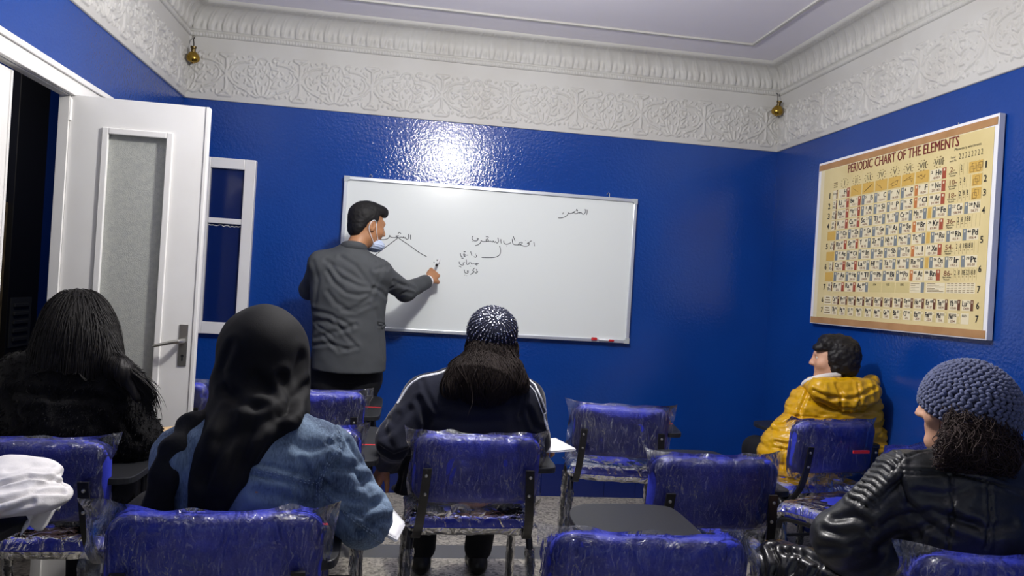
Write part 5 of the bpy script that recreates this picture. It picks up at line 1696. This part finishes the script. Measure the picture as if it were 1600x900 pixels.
        so = mb.build('stitching', TH, jk, True, loc=L); so['kind'] = 'stuff'
    # hijab: hood, gathered neck, long tail down the back
    H = Sdf(); H.ell(at(412, 548, 1.97), (.112, .125, .114), None, .04).ell(at(420, 600, 1.97), (.098, .105, .090), None, .05).ell(at(372, 600, 1.93), (.060, .06, .045), None, .04)
    H.cap(at(408, 625, 1.93), at(385, 690, 1.88), .088, .105, .06, ((0, 1, 0), .85)).cap(at(440, 655, 1.90), at(372, 668, 1.88), .064, .075, .05)
    face = lambda P: -(np.linalg.norm((P - T(0, .115, -.01)) * 1.0, axis=1) - .075)
    poly = np.array([at(x, y, 1.79)[[0, 2]] for x, y in ((352, 640), (326, 660), (306, 700), (298, 800), (296, 850), (345, 850), (352, 805), (382, 755), (425, 700), (466, 650), (446, 615))])

    def inpoly(P):                                     # signed distance to the tail's outline in plan of the back
        q = P[:, [0, 2]]; d = np.full(len(q), 9.0); ins = np.zeros(len(q), bool)
        for a, b in zip(poly, np.roll(poly, -1, 0)):
            ab = b - a; t = np.clip((q - a) @ ab / (ab @ ab), 0, 1); d = np.minimum(d, np.linalg.norm(q - a - t[:, None] * ab, axis=1))
            c_ = (a[1] > q[:, 1]) != (b[1] > q[:, 1]); xi = a[0] + (q[:, 1] - a[1]) / (b[1] - a[1] + 1e-9) * ab[0]; ins ^= c_ & (q[:, 0] < xi)
        return np.where(ins, -d, d)

    def fhj(P):
        tail = smax(smax(J(P) - .023 - .006 * np.sin(P[:, 0] * 70 + P[:, 2] * 25), inpoly(P), .02), P[:, 1] - 1.93, .02)
        hood = smax(H(P), face(P), .02)
        h = np.clip(.5 + .5 * (tail - hood) / .035, 0, 1); return tail * (1 - h) + hood * h - .035 * h * (1 - h)
    lo_, hi_ = H.bounds(); lo_ = np.minimum(lo_, V3(-.62, 1.66, .60))
    fs = Soft(fhj, (lo_, hi_), .0055, 3)
    Ls = [([(470, 560), (455, 610), (452, 640), (430, 660)], -.010, .013), ([(440, 590), (455, 630), (440, 650)], -.010, .010), ([(430, 650), (390, 670), (340, 690)], -.007, .013), ([(445, 670), (400, 730), (370, 785)], -.010, .013), ([(400, 640), (380, 700), (345, 780)], -.009, .012),
          ([(360, 640), (345, 690), (320, 750)], -.009, .012), ([(352, 610), (375, 630), (410, 636)], -.011, .010), ([(480, 600), (462, 620), (455, 650)], -.010, .009), ([(360, 540), (345, 580), (350, 600)], -.006, .010), ([(430, 700), (395, 770)], -.007, .010), ([(400, 590), (430, 620), (445, 640)], -.007, .012)]
    creases(fs, [(p, a * .8, w * 1.2) for p, a, w in Ls], 1.85); fs.disp(lambda V, N: .004 * fbm(V * [12, 12, 5], 11, 2))
    fs.link('hijab', mat('black_hijab_cloth', rgb(13, 13, 16), .78, 0, .22, ('noise', 420, .12)), root, L)


hijab_woman()

# ================================================================== woman in black fur coat (left)
def fur_woman():
    root, L = person('woman in black fur coat with long straight dark hair', (-1.0, 2.57, 0))
    hc = at(122, 516, 2.60); R = rot((.08, 1, -.15)); nk = at(115, 590, 2.58)
    shL, shR = at(28, 606, 2.56), at(180, 612, 2.56)
    elL, wrL = at(6, 690, 2.60), at(70, 700, 2.78)
    elR, wrR = at(212, 682, 2.57), at(228, 684, 2.79)
    ch = at(108, 660, 2.57); pv = V3(-1.0, 2.57, .57)
    B = Sdf(); T = head(B, hc, R, .93, nk)
    B.cap(nk, ch, .055, .11, .05).ell(ch, (.14, .09, .16), None, .05).cap(ch, pv, .12, .125, .05).cap(shL, shR, .045, .045, .05)
    for s, e, w in ((shL, elL, wrL), (shR, elR, wrR)): B.cap(s, e, .042, .034, .03).cap(e, w, .034, .025, .02)
    hand(B, wrR, unit(V3(.15, 1, -.2)), (-.2, -.1, -1), -1, (.5, .6, .5), .9); hand(B, wrL, unit(V3(.3, 1, -.15)), (.2, 0, -1), 1, (.4, .5, .4), .9)
    hl, hr = V3(-1.08, 2.60, .55), V3(-.92, 2.60, .55); kl, kr = V3(-1.10, 2.98, .51), V3(-.88, 2.98, .51); al, ar = V3(-1.10, 3.0, .09), V3(-.88, 3.0, .09)
    Tr = Sdf(); Tr.cap(hl, hr, .11, .11, .05); legs_seated(B, Tr, hl, hr, kl, kr, al, ar, .085, .064, .056)
    for a_ in (al, ar): shoe_body(B, a_, (0, 1))
    Soft(B, B.bounds(), .0065, 1).link('body', SKIN_PALE, root, L); eyes(T, R, .93, root, L)
    Soft(cut(Tr, lambda P: .05 - P[:, 2]), Tr.bounds(), .009, 2).link('trousers', TROUSER, root, L)
    for a_ in (al, ar): shoe(root, L, a_, (0, 1), SHOE)
    J = Sdf()
    J.cap(nk, ch, .09, .13, .06).cap(at(80, 590, 2.57), shL, .085, .080, .05).cap(at(145, 592, 2.57), shR, .085, .080, .05)
    J.ell(at(108, 640, 2.57), (.195, .125, .17), None, .06).cap(at(108, 680, 2.57), V3(-1.0, 2.60, .52), .19, .19, .05, ((0, 1, 0), .70))
    J.cap(shL, elL, .080, .072, .035).cap(elL, wrL, .066, .052, .03).cap(shR, elR, .080, .074, .035).cap(elR, wrR, .068, .054, .03)
    # big turned-down collar across the shoulders
    J.cap(at(30, 580, 2.53), at(170, 586, 2.53), .058, .058, .03)
    js = Soft(cut(J, lambda P: .46 - P[:, 2], lambda P: XL + .004 - P[:, 0]), J.bounds(), .008, 2)
    creases(js, [([(15, 610), (80, 618), (150, 620), (185, 630)], -.010, .012), ([(180, 640), (200, 665), (215, 690)], -.008, .012), ([(20, 620), (30, 660)], -.006, .012)], 2.45)
    js.disp(lambda V, N: .008 * fbm(V * 16, 9, 2) + .004 * fbm(V * 60, 12, 2))
    FUR = mat('black_fur', rgb(12, 11, 13), .85, 0, .2, ('noise', 300, .6), sheen=.04)
    jk = js.link('fur_coat', FUR, root, L)
    rs = np.random.RandomState(8); N = normals(js.V, js.F); ok = np.where(js.V[:, 2] > .6)[0]; ix = rs.choice(ok, 5200); p = js.V[ix] - N[ix] * .002
    d0 = N[ix] + rs.randn(len(ix), 3) * .5 + V3(0, 0, -.7); d0 /= np.linalg.norm(d0, axis=1, keepdims=True); d1 = d0 + V3(0, 0, -.6); d1 /= np.linalg.norm(d1, axis=1, keepdims=True)
    P = np.stack([p, p + d0 * .007, p + d0 * .007 + d1 * .008], 1); P[..., 0] = np.maximum(P[..., 0], XL + .003)
    V, F = strand_mesh(P, .0016); fu = mesh_np('fur_pile', V, F, FUR, jk, True, L); fu['kind'] = 'stuff'
    # long hair
    H = Sdf(); H.ell(at(122, 510, 2.60), (.098, .112, .118), None, .03).ell(at(125, 535, 2.57), (.108, .10, .10), None, .05).cap(at(120, 560, 2.54), at(118, 575, 2.53), .115, .112, .05, ((0, 1, 0), .75))
    H.cap(at(160, 552, 2.53), at(190, 578, 2.475), .040, .026, .04).cap(at(190, 578, 2.475), at(216, 622, 2.47), .026, .014, .03).cap(at(80, 560, 2.53), at(60, 580, 2.52), .045, .04, .04)
    face = lambda P: -(np.linalg.norm((P - T(0, .135, -.035)), axis=1) - .085)
    hf = lambda P: np.maximum(smax(H(P), face(P), .02), .935 - .25 * np.clip(P[:, 0] + .92, 0, .2) * 4 + .02 * vnoise(P * [40, 0, 0], 3) - P[:, 2])
    hs = Soft(hf, H.bounds(), .006, 2); hs.disp(lambda V, N: .0035 * fbm(V * [70, 35, 4], 4, 3))
    HB = mat('near_black_hair', rgb(19, 16, 16), .55, 0, .28, ('noise', 260, .2, (1, 1, .05)))
    hr_ = hs.link('hair', HB, root, L)
    n_ = normals(hs.V, hs.F); ok = np.where((n_[:, 1] < .4) & (hs.V[:, 2] > 1.0))[0]
    P = comb(hf, hs.V[rs.choice(ok, 1100)], 26, .0085, rs, .002, .12)
    V, F = strand_mesh(P, .0010); mesh_np('loose_strands', V, F, HB, hr_, True, L)
    r0 = np.array([at(190 + 22 * rs.rand(), 575 + 12 * rs.rand(), 2.455 + .03 * rs.rand()) for _ in range(170)]); e0 = np.array([at(*(np.array((236, 640)) + rs.randn(2) * (9, 14)), 2.47) for _ in range(170)])
    t = np.linspace(0, 1, 14)[None, :, None]; P = r0[:, None] * (1 - t) + e0[:, None] * t; P[..., 0] += .02 * np.sin(t[..., 0] * math.pi) + rs.randn(170, 1) * .004 * t[..., 0]
    V, F = strand_mesh(P, .0010); mesh_np('long_lock', V, F, HB, hr_, True, L)


fur_woman()

# ================================================================== woman in yellow puffer jacket (right, by the corner)
def puffer_woman():
    root, L = person('woman in shiny yellow puffer jacket, short dark hair, seen in profile', (1.97, 3.40, 0))
    hc = at(1301, 562, 3.43); R = rot((-.93, .42, -.06)); nk = at(1306, 606, 3.43)
    shL, shR = at(1262, 632, 3.44), at(1346, 634, 3.40)
    elL, wrL = at(1228, 688, 3.42), at(1212, 684, 3.60)
    elR, wrR = at(1362, 690, 3.40), at(1320, 690, 3.62)
    ch = at(1306, 668, 3.43); pv = V3(1.95, 3.41, .57)
    B = Sdf(); T = head(B, hc, R, .92, nk)
    B.cap(nk, ch, .055, .11, .05).ell(ch, (.135, .09, .15), None, .05).cap(ch, pv, .12, .125, .05).cap(shL, shR, .045, .045, .05)
    for s, e, w in ((shL, elL, wrL), (shR, elR, wrR)): B.cap(s, e, .042, .034, .03).cap(e, w, .034, .025, .02)
    hand(B, wrL, unit(V3(-.2, 1, -.2)), (.3, 0, -1), 1, (.5, .6, .5), .9); hand(B, wrR, unit(V3(-.5, 1, -.1)), (-.2, 0, -1), -1, (.5, .6, .4), .9)
    f2 = V3(-.16, .98, 0); hl, hr = V3(1.86, 3.43, .55), V3(2.03, 3.45, .55); kl, kr = V3(1.89, 3.76, .51), V3(2.06, 3.78, .51); al, ar = V3(1.89, 3.80, .09), V3(2.06, 3.82, .09)
    Tr = Sdf(); Tr.cap(hl, hr, .11, .11, .05); legs_seated(B, Tr, hl, hr, kl, kr, al, ar, .085, .064, .056)
    for a_ in (al, ar): shoe_body(B, a_, f2)
    Soft(B, B.bounds(), .006, 1).link('body', SKIN_PALE, root, L); eyes(T, R, .92, root, L)
    Soft(cut(Tr, lambda P: .05 - P[:, 2]), Tr.bounds(), .009, 2).link('trousers', TROUSER, root, L)
    for a_ in (al, ar): shoe(root, L, a_, f2, SHOE)
    J = Sdf()
    J.cap(nk + V3(0, 0, -.02), ch, .085, .14, .06).cap(shL, shR, .085, .085, .05).ell(at(1306, 664, 3.43), (.195, .135, .16), None, .06).cap(at(1304, 690, 3.43), V3(1.93, 3.42, .55), .175, .185, .05, ((0, 1, 0), .8))
    J.cap(shL, elL, .082, .075, .03).cap(elL, wrL, .07, .055, .03).cap(shR, elR, .082, .07, .03).cap(elR, wrR, .065, .05, .03).cap(at(1240, 690, 3.45), at(1228, 742, 3.45), .085, .075, .05)
    js = Soft(cut(J, lambda P: .475 - P[:, 2], lambda P: P[:, 0] - XR + .004), J.bounds(), .0065, 2)

    def puff(V, N):
        s = V[:, 2] * 1.0 + .012 * np.sin(V[:, 0] * 9) + .03 * (V[:, 0] - 1.95)
        ph = (s / .074) % 1.0
        return .013 * (np.sqrt(np.clip(np.sin(ph * math.pi), 0, 1)) - .75) + .0045 * fbm(V * [30, 30, 55], 4, 2) + .003 * np.clip(ridged(V * [18, 18, 60], 3), -.4, 1)
    js.disp(puff)
    YEL = mat('mustard_puffer_nylon', rgb(208, 162, 10), .32, 0, .5, ('noise', 60, .12), var=(rgb(198, 148, 8), 8))
    creases(js, [([(1262, 612), (1250, 640), (1246, 680)], -.008, .008), ([(1246, 650), (1226, 662), (1210, 664)], -.010, .007), ([(1250, 690), (1230, 694), (1212, 690)], -.010, .007), ([(1230, 740), (1222, 700)], -.006, .008)], 3.33)
    jk = js.link('puffer_jacket', YEL, root, L)
    Hd = Sdf(); Hd.cap(at(1280, 606, 3.33), at(1354, 608, 3.33), .05, .052, .04).ell(at(1326, 622, 3.325), (.135, .075, .062), None, .05).cap(at(1268, 602, 3.40), at(1290, 612, 3.33), .035, .045, .03).cap(at(1362, 598, 3.40), at(1352, 612, 3.33), .035, .045, .03)
    hd = Soft(Hd, Hd.bounds(), .006, 2)
    creases(hd, [([(1272, 610), (1300, 622), (1335, 622), (1368, 606)], -.010, .008), ([(1278, 622), (1310, 638), (1350, 636)], -.008, .008), ([(1306, 600), (1316, 620), (1312, 640)], -.006, .007), ([(1340, 600), (1344, 625), (1336, 642)], -.007, .007)], 3.27)
    hd.disp(lambda V, N: .006 * fbm(V * 26, 7, 2) + .004 * np.clip(ridged(V * 22, 5), -.4, 1)); hd.link('hood', YEL, jk, L)
    cl = [at(x, y, Y) for x, y, Y in ((1254, 606, 3.48), (1258, 598, 3.42), (1272, 592, 3.37), (1290, 588, 3.35), (1312, 586, 3.36))]
    MB().tube(sm(cl, 6), .014, 10, flat=((0, 1, 0), .6)).build('white_collar_lining', mat('white_fleece', rgb(226, 224, 222), .9, bump=('noise', 120, .4)), jk, True, loc=L)
    H = Sdf(); H.ell(T(0, -.030, .030), V3(.088, .102, .098), R, .03).ell(T(0, -.066, -.035), V3(.074, .052, .066), R, .04).cap(T(-.045, .030, .092), T(.045, .030, .092), .034, None, .03)
    H.cap(T(.070, .0, .02), T(.066, -.01, -.06), .022, .018, .02).cap(T(-.070, .0, .02), T(-.066, -.01, -.06), .022, .018, .02).cap(T(-.05, .075, .060), T(.05, .075, .060), .018, .018, .02)

    def hf(P):
        q = (P - hc) @ R / .92
        return np.maximum(H(P), np.minimum(q[:, 1] - .030, .050 - q[:, 2]))
    hs = Soft(hf, H.bounds(), .005, 2); hs.disp(lambda V, N: .004 * fbm(V * 60, 4, 3)); hs.link('hair', mat('soft_black_hair', rgb(22, 20, 22), .55, 0, .35, ('noise', 90, .5)), root, L)
    # black bag on the lap
    g = empty('handbag', at(1202, 692, 3.62)); gl_ = np.array(g.location); tag(g, 'black handbag showing beside the left arm of the yellow jacket', 'bag')
    G = Sdf(); c = gl_; G.cap(c + [-.012, 0, .0], c + [.10, .02, .0], .024, .030, .03).cap(c + [-.01, 0, -.06], c + [.10, .02, -.055], .030, .036, .05)
    gs = Soft(G, G.bounds(), .005, 2); gs.disp(lambda V, N: .004 * fbm(V * 30, 2, 2)); BL = mat('black_bag_fabric', rgb(20, 20, 24), .6)
    gs.link('bag_body', BL, g, gl_)
    MB().tube(sm([c + V3(.0, 0, .02), c + V3(.01, 0, .036), c + V3(.06, .01, .038), c + V3(.09, .02, .024)], 6), .006, 8).build('handle', BL, g, True, loc=gl_)


puffer_woman()

# ================================================================== woman in knitted beanie and leather jacket (near right)
def leather_woman():
    root, L = person('woman in blue chunky knitted beanie and black leather jacket', (1.36, 1.70, 0))
    hc = at(1506, 640, 1.72); R = rot((-.62, .78, -.05)); nk = at(1515, 735, 1.70)
    shL, shR = at(1418, 752, 1.70), at(1622, 768, 1.64)
    elL, wrL = at(1314, 842, 1.76), at(1318, 866, 2.0)
    elR, wrR = at(1660, 870, 1.70), at(1560, 880, 1.95)
    ch = at(1520, 830, 1.68); pv = V3(1.34, 1.70, .57)
    B = Sdf(); T = head(B, hc, R, .95, nk)
    B.cap(nk, ch, .06, .12, .05).ell(ch, (.15, .10, .17), None, .05).cap(ch, pv, .13, .13, .05).cap(shL, shR, .05, .05, .05)
    for s, e, w in ((shL, elL, wrL), (shR, elR, wrR)): B.cap(s, e, .044, .036, .03).cap(e, w, .036, .026, .02)
    hand(B, wrL, unit(V3(.5, 1, -.1)), (.3, 0, -1), 1, (.5, .6, .5), .92); hand(B, wrR, unit(V3(-.5, 1, -.1)), (-.2, 0, -1), -1, (.5, .6, .4), .92)
    hl, hr = V3(1.28, 1.74, .55), V3(1.46, 1.74, .55); kl, kr = at(1215, 888, 2.06), V3(1.42, 2.12, .52); al, ar = V3(kl[0] - .01, 2.08, .09), V3(1.42, 2.16, .09)
    Tr = Sdf(); Tr.cap(hl, hr, .115, .115, .05); legs_seated(B, Tr, hl, hr, kl, kr, al, ar, .092, .070, .058)
    for a_ in (al, ar): shoe_body(B, a_, (-.1, 1))
    Soft(B, B.bounds(), .006, 1).link('body', SKIN_PALE, root, L); eyes(T, R, .95, root, L)
    LEA = mat('black_leather', rgb(32, 33, 34), .44, 0, .5, ('noise', 180, .22), coat=.08)
    ts = Soft(cut(Tr, lambda P: .05 - P[:, 2]), Tr.bounds(), .0065, 2)
    creases(ts, [([(1205, 855), (1215, 880), (1210, 900)], -.010, .009), ([(1225, 862), (1250, 868), (1238, 895)], -.010, .009), ([(1250, 862), (1280, 880), (1270, 900)], -.010, .010), ([(1190, 865), (1195, 895)], -.007, .008)], 1.95)
    ts.disp(lambda V, N: .004 * np.clip(ridged(V * [18, 12, 18], 3), -.4, 1)); ts.link('leather_trousers', mat('shiny_black_leather', rgb(20, 20, 22), .25, 0, .6, ('noise', 90, .15)), root, L)
    for a_ in (al, ar): shoe(root, L, a_, (-.1, 1), SHOE)
    J = Sdf()
    J.cap(nk + V3(0, 0, -.05), ch, .08, .13, .06).cap(at(1480, 745, 1.69), shL, .068, .066, .05).cap(at(1560, 748, 1.67), shR, .068, .068, .05)
    J.ell(at(1525, 815, 1.67), (.185, .118, .17), None, .06).cap(at(1525, 850, 1.68), V3(1.34, 1.71, .54), .178, .175, .05, ((0, 1, 0), .74))
    J.cap(shL, elL, .072, .064, .035).cap(elL, wrL, .060, .046, .03).cap(shR, elR, .07, .062, .035).cap(elR, wrR, .058, .045, .03)
    J.ell(at(1330, 852, 1.80), (.07, .09, .07), None, .05)
    js = Soft(cut(J, lambda P: .475 - P[:, 2], lambda P: P[:, 0] - XR + .02), J.bounds(), .0055, 2)
    Z = lambda pts: [(1170 + x / 2.25, 500 + y / 2.25) for x, y in pts]
    bv = js.bvh(); tot = np.zeros(len(js.V)); T3 = []
    for p in ([(485, 440), (530, 470), (542, 520), (535, 560), (415, 660)], [(540, 545), (690, 545), (850, 570), (960, 615)], [(540, 530), (700, 535), (960, 600)], [(535, 560), (560, 640), (590, 660)], [(540, 490), (600, 465), (660, 460)], [(705, 550), (720, 640), (700, 800)], [(840, 570), (850, 690), (830, 800)], [(345, 615), (410, 665)]):
        L3 = trace(bv, Z(p), 1.58, 2.5); T3.append(L3); d = line_dist(js.V, L3)
        tot += .0025 * np.exp(-((d - .007) / .004) ** 2) - .0042 * np.exp(-(d / .0035) ** 2)
    for i in range(10):                                # padded ribs on the upper sleeve
        t = i / 9; a = (455 - 100 * t + 20 * math.sin(t * 3), 465 + 165 * t); b = (535 - 118 * t + 4 * math.sin(t * 3), 492 + 165 * t)
        m1 = ((a[0] + b[0]) / 2, (a[1] + b[1]) / 2 - 10)
        d = line_dist(js.V, trace(bv, Z([a, m1, b]), 1.62, 2.5)); tot += -.0052 * np.exp(-(d / .0042) ** 2) + .003 * np.exp(-((d - .011) / .006) ** 2)
    js.disp(lambda V, N: tot)
    creases(js, [(Z(p), a, w) for p, a, w in [([(580, 690), (640, 670), (720, 690)], -.006, .010), ([(590, 740), (680, 700), (800, 720)], -.006, .010), ([(560, 650), (640, 720), (700, 760)], -.006, .010), ([(720, 690), (830, 740), (930, 720)], -.005, .011), ([(300, 700), (370, 690), (430, 720)], -.007, .010),
             ([(270, 740), (330, 760), (420, 740)], -.007, .010), ([(250, 800), (330, 800), (400, 780)], -.006, .010), ([(430, 660), (480, 620), (530, 570)], -.007, .009), ([(440, 740), (500, 700), (560, 680)], -.008, .010), ([(460, 800), (520, 760), (600, 760)], -.007, .011), ([(600, 600), (680, 620), (760, 600)], -.004, .011)]], 1.58)
    js.disp(lambda V, N: .004 * fbm(V * 11, 9, 3) + .0025 * np.clip(ridged(V * [14, 14, 26], 2), -.4, 1))
    jk = js.link('leather_jacket', LEA, root, L)
    # hair below the hat
    H = Sdf(); H.ell(at(1508, 668, 1.70), (.100, .105, .080), None, .03).cap(at(1460, 698, 1.64), at(1440, 712, 1.625), .034, .024, .03).cap(at(1500, 705, 1.62), at(1560, 716, 1.61), .044, .036, .04).cap(at(1575, 705, 1.66), at(1590, 722, 1.66), .034, .02, .03)
    fc = lambda P: np.maximum(-(np.linalg.norm(P - T(0, .14, -.03), axis=1) - .10), (P - T(0, .012, 0)) @ R[:, 1])
    hf = lambda P: np.maximum(smax(H(P), fc(P), .015), .885 - P[:, 2])
    hs = Soft(hf, H.bounds(), .0055, 2); hs.disp(lambda V, N: .010 * fbm(V * [40, 40, 25], 4, 3)); CURL = mat('brown_curly_hair', rgb(52, 39, 36), .6, 0, .3, ('noise', 120, .6)); hr_ = hs.link('hair', CURL, root, L)
    rs = np.random.RandomState(4); n_ = normals(hs.V, hs.F); ok = np.where((n_[:, 1] < .6))[0]
    P = comb(hf, hs.V[rs.choice(ok, 2400)], 10, .006, rs, .003, 1.3); V, F = strand_mesh(P, .0011); mesh_np('curled_strands', V, F, CURL, hr_, True, L)
    e_ = T(-.082, -.004, -.045); MB().tube([e_ + .016 * V3(math.cos(a) * .3, math.cos(a) * .9, math.sin(a)) for a in np.linspace(0, 6.1, 18)], .0016, 6).build('hoop_earring', mat('gold_ring', rgb(196, 160, 90), .3, 1.0), root, True, loc=L)
    # slouchy hand-knitted beanie: base plus chunky stitches
    c = at(1513, 632, 1.72); ax = unit(V3(.16, -.28, .93)); e1 = unit(np.cross(V3(0, 1, 0), ax)); e2 = np.cross(ax, e1); r = V3(.107, .116, .111)

    def surf(t, p, k=1.0):
        rr = np.sin(t); zz = np.cos(t)
        sl = 1 + .10 * np.clip(np.sin(t) * np.cos(p - 5.2), 0, 1)            # fuller at the back
        return c + k * (e1 * (r[0] * rr * math.cos(p) * sl) + e2 * (r[1] * rr * math.sin(p) * sl) + ax * (r[2] * zz))
    nt, nr = 26, 48; V = np.array([surf(t, p, .965) for t in np.linspace(0.001, 2.0, nt) for p in np.linspace(0, 2 * math.pi, nr, endpoint=False)])
    F = grid_faces(nt, nr); j = np.arange(nt - 1) * nr; F = np.vstack([F, np.stack([j + nr - 1, j + 2 * nr - 1, j + nr, j], 1)])
    WOOL = mat('blue_grey_wool', rgb(98, 104, 134), .9, 0, .2, ('noise', 260, .5), sheen=.3, var=(rgb(84, 90, 118), 60))
    bn = mesh_np('beanie', V, F, mat('blue_grey_wool_base', rgb(60, 64, 84), .95), root, True, L)
    sph = []; nu, nv = 5, 8
    for i in range(nu):
        a = math.pi * (i + .5) / nu
        for k in range(nv): sph.append((math.cos(a), math.sin(a) * math.cos(2 * math.pi * k / nv), math.sin(a) * math.sin(2 * math.pi * k / nv)))
    sph = np.array(sph); sf = [(i * nv + k, i * nv + (k + 1) % nv, (i + 1) * nv + (k + 1) % nv, (i + 1) * nv + k) for i in range(nu - 1) for k in range(nv)]
    sf = np.array(sf)[:, ::-1]; allV = []; allF = []; n_s = 0
    t = .10; row = 0
    while t < 1.98:
        n = max(6, int(2 * math.pi * .112 * math.sin(t) / .0150))
        for j in range(n):
            p = 2 * math.pi * (j + .5 * (row % 2)) / n + rs.randn() * .01
            q = surf(t, p); dp = unit(surf(t, p + .03) - surf(t, p - .03)); dt = unit(surf(t + .03, p) - surf(t - .03, p)); nn = unit(np.cross(dt, dp))
            if nn @ (q - c) < 0: nn = -nn
            s_ = 1 if row % 2 else -1
            a1 = unit(dp + dt * s_ * .75 + rs.randn(3) * .08); b1 = unit(np.cross(nn, a1))
            S_ = np.outer(sph[:, 0] * .0098, a1) + np.outer(sph[:, 1] * .0052, b1) + np.outer(sph[:, 2] * .0050, nn) - np.outer((sph[:, 0] ** 2) * .0035, nn)
            allV.append(q + S_ + nn * .001); allF.append(sf + n_s * len(sph)); n_s += 1
        t += .082; row += 1
    # two knitted rims
    st_ = mesh_np('knit_stitches', np.vstack(allV), np.vstack(allF), WOOL, bn, True, L); st_['kind'] = 'stuff'


leather_woman()

# ------------------------------------------------------------------ things on the tablets
def sheets(label, name, cat, corners, n, th, material, bend=.0, group=None):
    c0 = np.mean(corners, 0); r = empty(name, c0); tag(r, label, cat, group)
    for i in range(n):
        rs = np.random.RandomState(i + len(label)); nu, nv = 10, 10; P = []
        cs = [np.array(c) + V3(rs.randn() * .003, rs.randn() * .003, 0) for c in corners]
        for a in np.linspace(0, 1, nu):
            for b in np.linspace(0, 1, nv):
                p = (cs[0] * (1 - a) + cs[1] * a) * (1 - b) + (cs[3] * (1 - a) + cs[2] * a) * b
                P.append(p + V3(0, 0, th * (i + .5) + bend * (a ** 2) * (.4 + i / max(n, 1)) ))
        P = np.array(P); F = grid_faces(nu, nv); V = np.vstack([P, P + [0, 0, th * .6]])
        m_ = len(P); E = []
        for s_ in range(nu - 1):
            for q in (0, nv - 1): a = s_ * nv + q; b = a + nv; E.append((a, b, b + m_, a + m_))
        for s_ in range(nv - 1):
            for q in (0, (nu - 1) * nv): a = q + s_; b = a + 1; E.append((a, b, b + m_, a + m_))
        mesh_np('sheet', V, np.vstack([F[:, ::-1], F + m_, np.array(E)]), material, r, True, c0)
    return r


TZ = .657
sheets('white paper sheets on the black tablet beside the right elbow of sequin beanie woman', 'paper_stack', 'papers', [V3(.50, 2.80, TZ), V3(.70, 2.86, TZ), V3(.66, 3.06, TZ), V3(.46, 3.02, TZ)], 3, .0014, PAPER, .008)
sheets('curled white notebook sheets poking out beyond denim elbow', 'notebook', 'notebook', [at(560, 812, 1.99), at(619, 848, 1.96), at(632, 822, 2.03), at(606, 788, 2.07)], 5, .0022, PAPER, .0)
sheets('pale blue and tan booklet on tablet beside black fur sleeve', 'booklet', 'booklet', [V3(-.85, 2.72, TZ), V3(-.74, 2.74, TZ), V3(-.76, 2.92, TZ), V3(-.87, 2.90, TZ)], 6, .005, mat('tan_booklet', rgb(214, 180, 134), .7, bump=('wave', 60, .3)), .010)

# white crumpled cloth on the tablet at the left edge
cw = empty('folded_cloth', V3(-.94, 1.93, TZ)); cl_ = np.array(cw.location); tag(cw, 'crumpled white cloth folded on the black tablet at the left edge', 'cloth')
K = Sdf(); a0 = at(-20, 760, 1.90); b0 = at(82, 752, 1.99)
K.ell(at(6, 775, 1.93), (.145, .10, .042), None, .03).ell(at(22, 745, 1.97), (.115, .085, .036), rot((.5, .9, .1)), .012).cap(at(-20, 795, 1.85), at(70, 772, 1.95), .020, .017, .02).cap(at(10, 728, 2.02), at(70, 738, 2.0), .022, .024, .03)
ks = Soft(cut(K, lambda P: TZ + .001 - P[:, 2]), K.bounds(), .004, 2)
creases(ks, [([(0, 757), (45, 744), (85, 748), (100, 760)], -.008, .005), ([(0, 785), (50, 770), (98, 768)], -.009, .006), ([(55, 765), (80, 752), (96, 738)], -.005, .007), ([(15, 735), (50, 727), (80, 730)], -.004, .009), ([(10, 800), (50, 785)], -.005, .006)], 1.88)
ks.disp(lambda V, N: .003 * fbm(V * 25, 4, 2))
CLOTH = mat('white_cotton', rgb(230, 227, 226), .85, 0, .2, ('noise', 200, .15))
ks.link('cloth_bundle', CLOTH, cw, cl_)
# a corner hanging over the edge of the tablet
hg = []; nu, nv = 12, 10
for i in range(nu):
    for j in range(nv):
        a, b = i / (nu - 1), j / (nv - 1)
        p = at(30 + 50 * a, 800 - 32 * a, 1.90 + .1 * a); hg.append(p + V3(.012 + .010 * math.sin(b * 4 + a * 5), 0, -.05 * b * (1 - .35 * math.sin(a * 9)) - .004))
hg = np.array(hg); F = grid_faces(nu, nv)
o = mesh_np('hanging_corner', hg, F, CLOTH, cw, True, cl_); sdm = o.modifiers.new('thickness', 'SOLIDIFY'); sdm.thickness = .003

# black shoulder bag of the woman in denim
bg = empty('shoulder_bag', V3(-.57, 1.90, .62)); bl_ = np.array(bg.location); tag(bg, 'black shoulder bag with broad strap hanging on left side of denim jacket', 'bag')
BLK = mat('black_canvas', rgb(17, 17, 20), .75, 0, .3, ('noise', 200, .2))
S = Sdf(); pts = [at(330, 650, 1.88), at(300, 666, 1.84), at(274, 703, 1.80), at(256, 746, 1.79), at(245, 800, 1.80), at(238, 850, 1.83)]
for a, b in zip(pts[:-1], pts[1:]): S.cap(a, b, .024, .025, .05, ((0, 1, 0.25), .5))
ss = Soft(S, S.bounds(), .005, 2); ss.disp(lambda V, N: .002 * fbm(V * 30, 3, 2)); ss.link('strap', BLK, bg, bl_)
S = Sdf(); S.cap(V3(-.585, 1.86, .66), V3(-.585, 2.02, .66), .05, .05, .03).cap(V3(-.585, 1.86, .54), V3(-.585, 2.02, .54), .058, .058, .06)
Soft(S, S.bounds(), .008, 2).link('bag_body', BLK, bg, bl_)
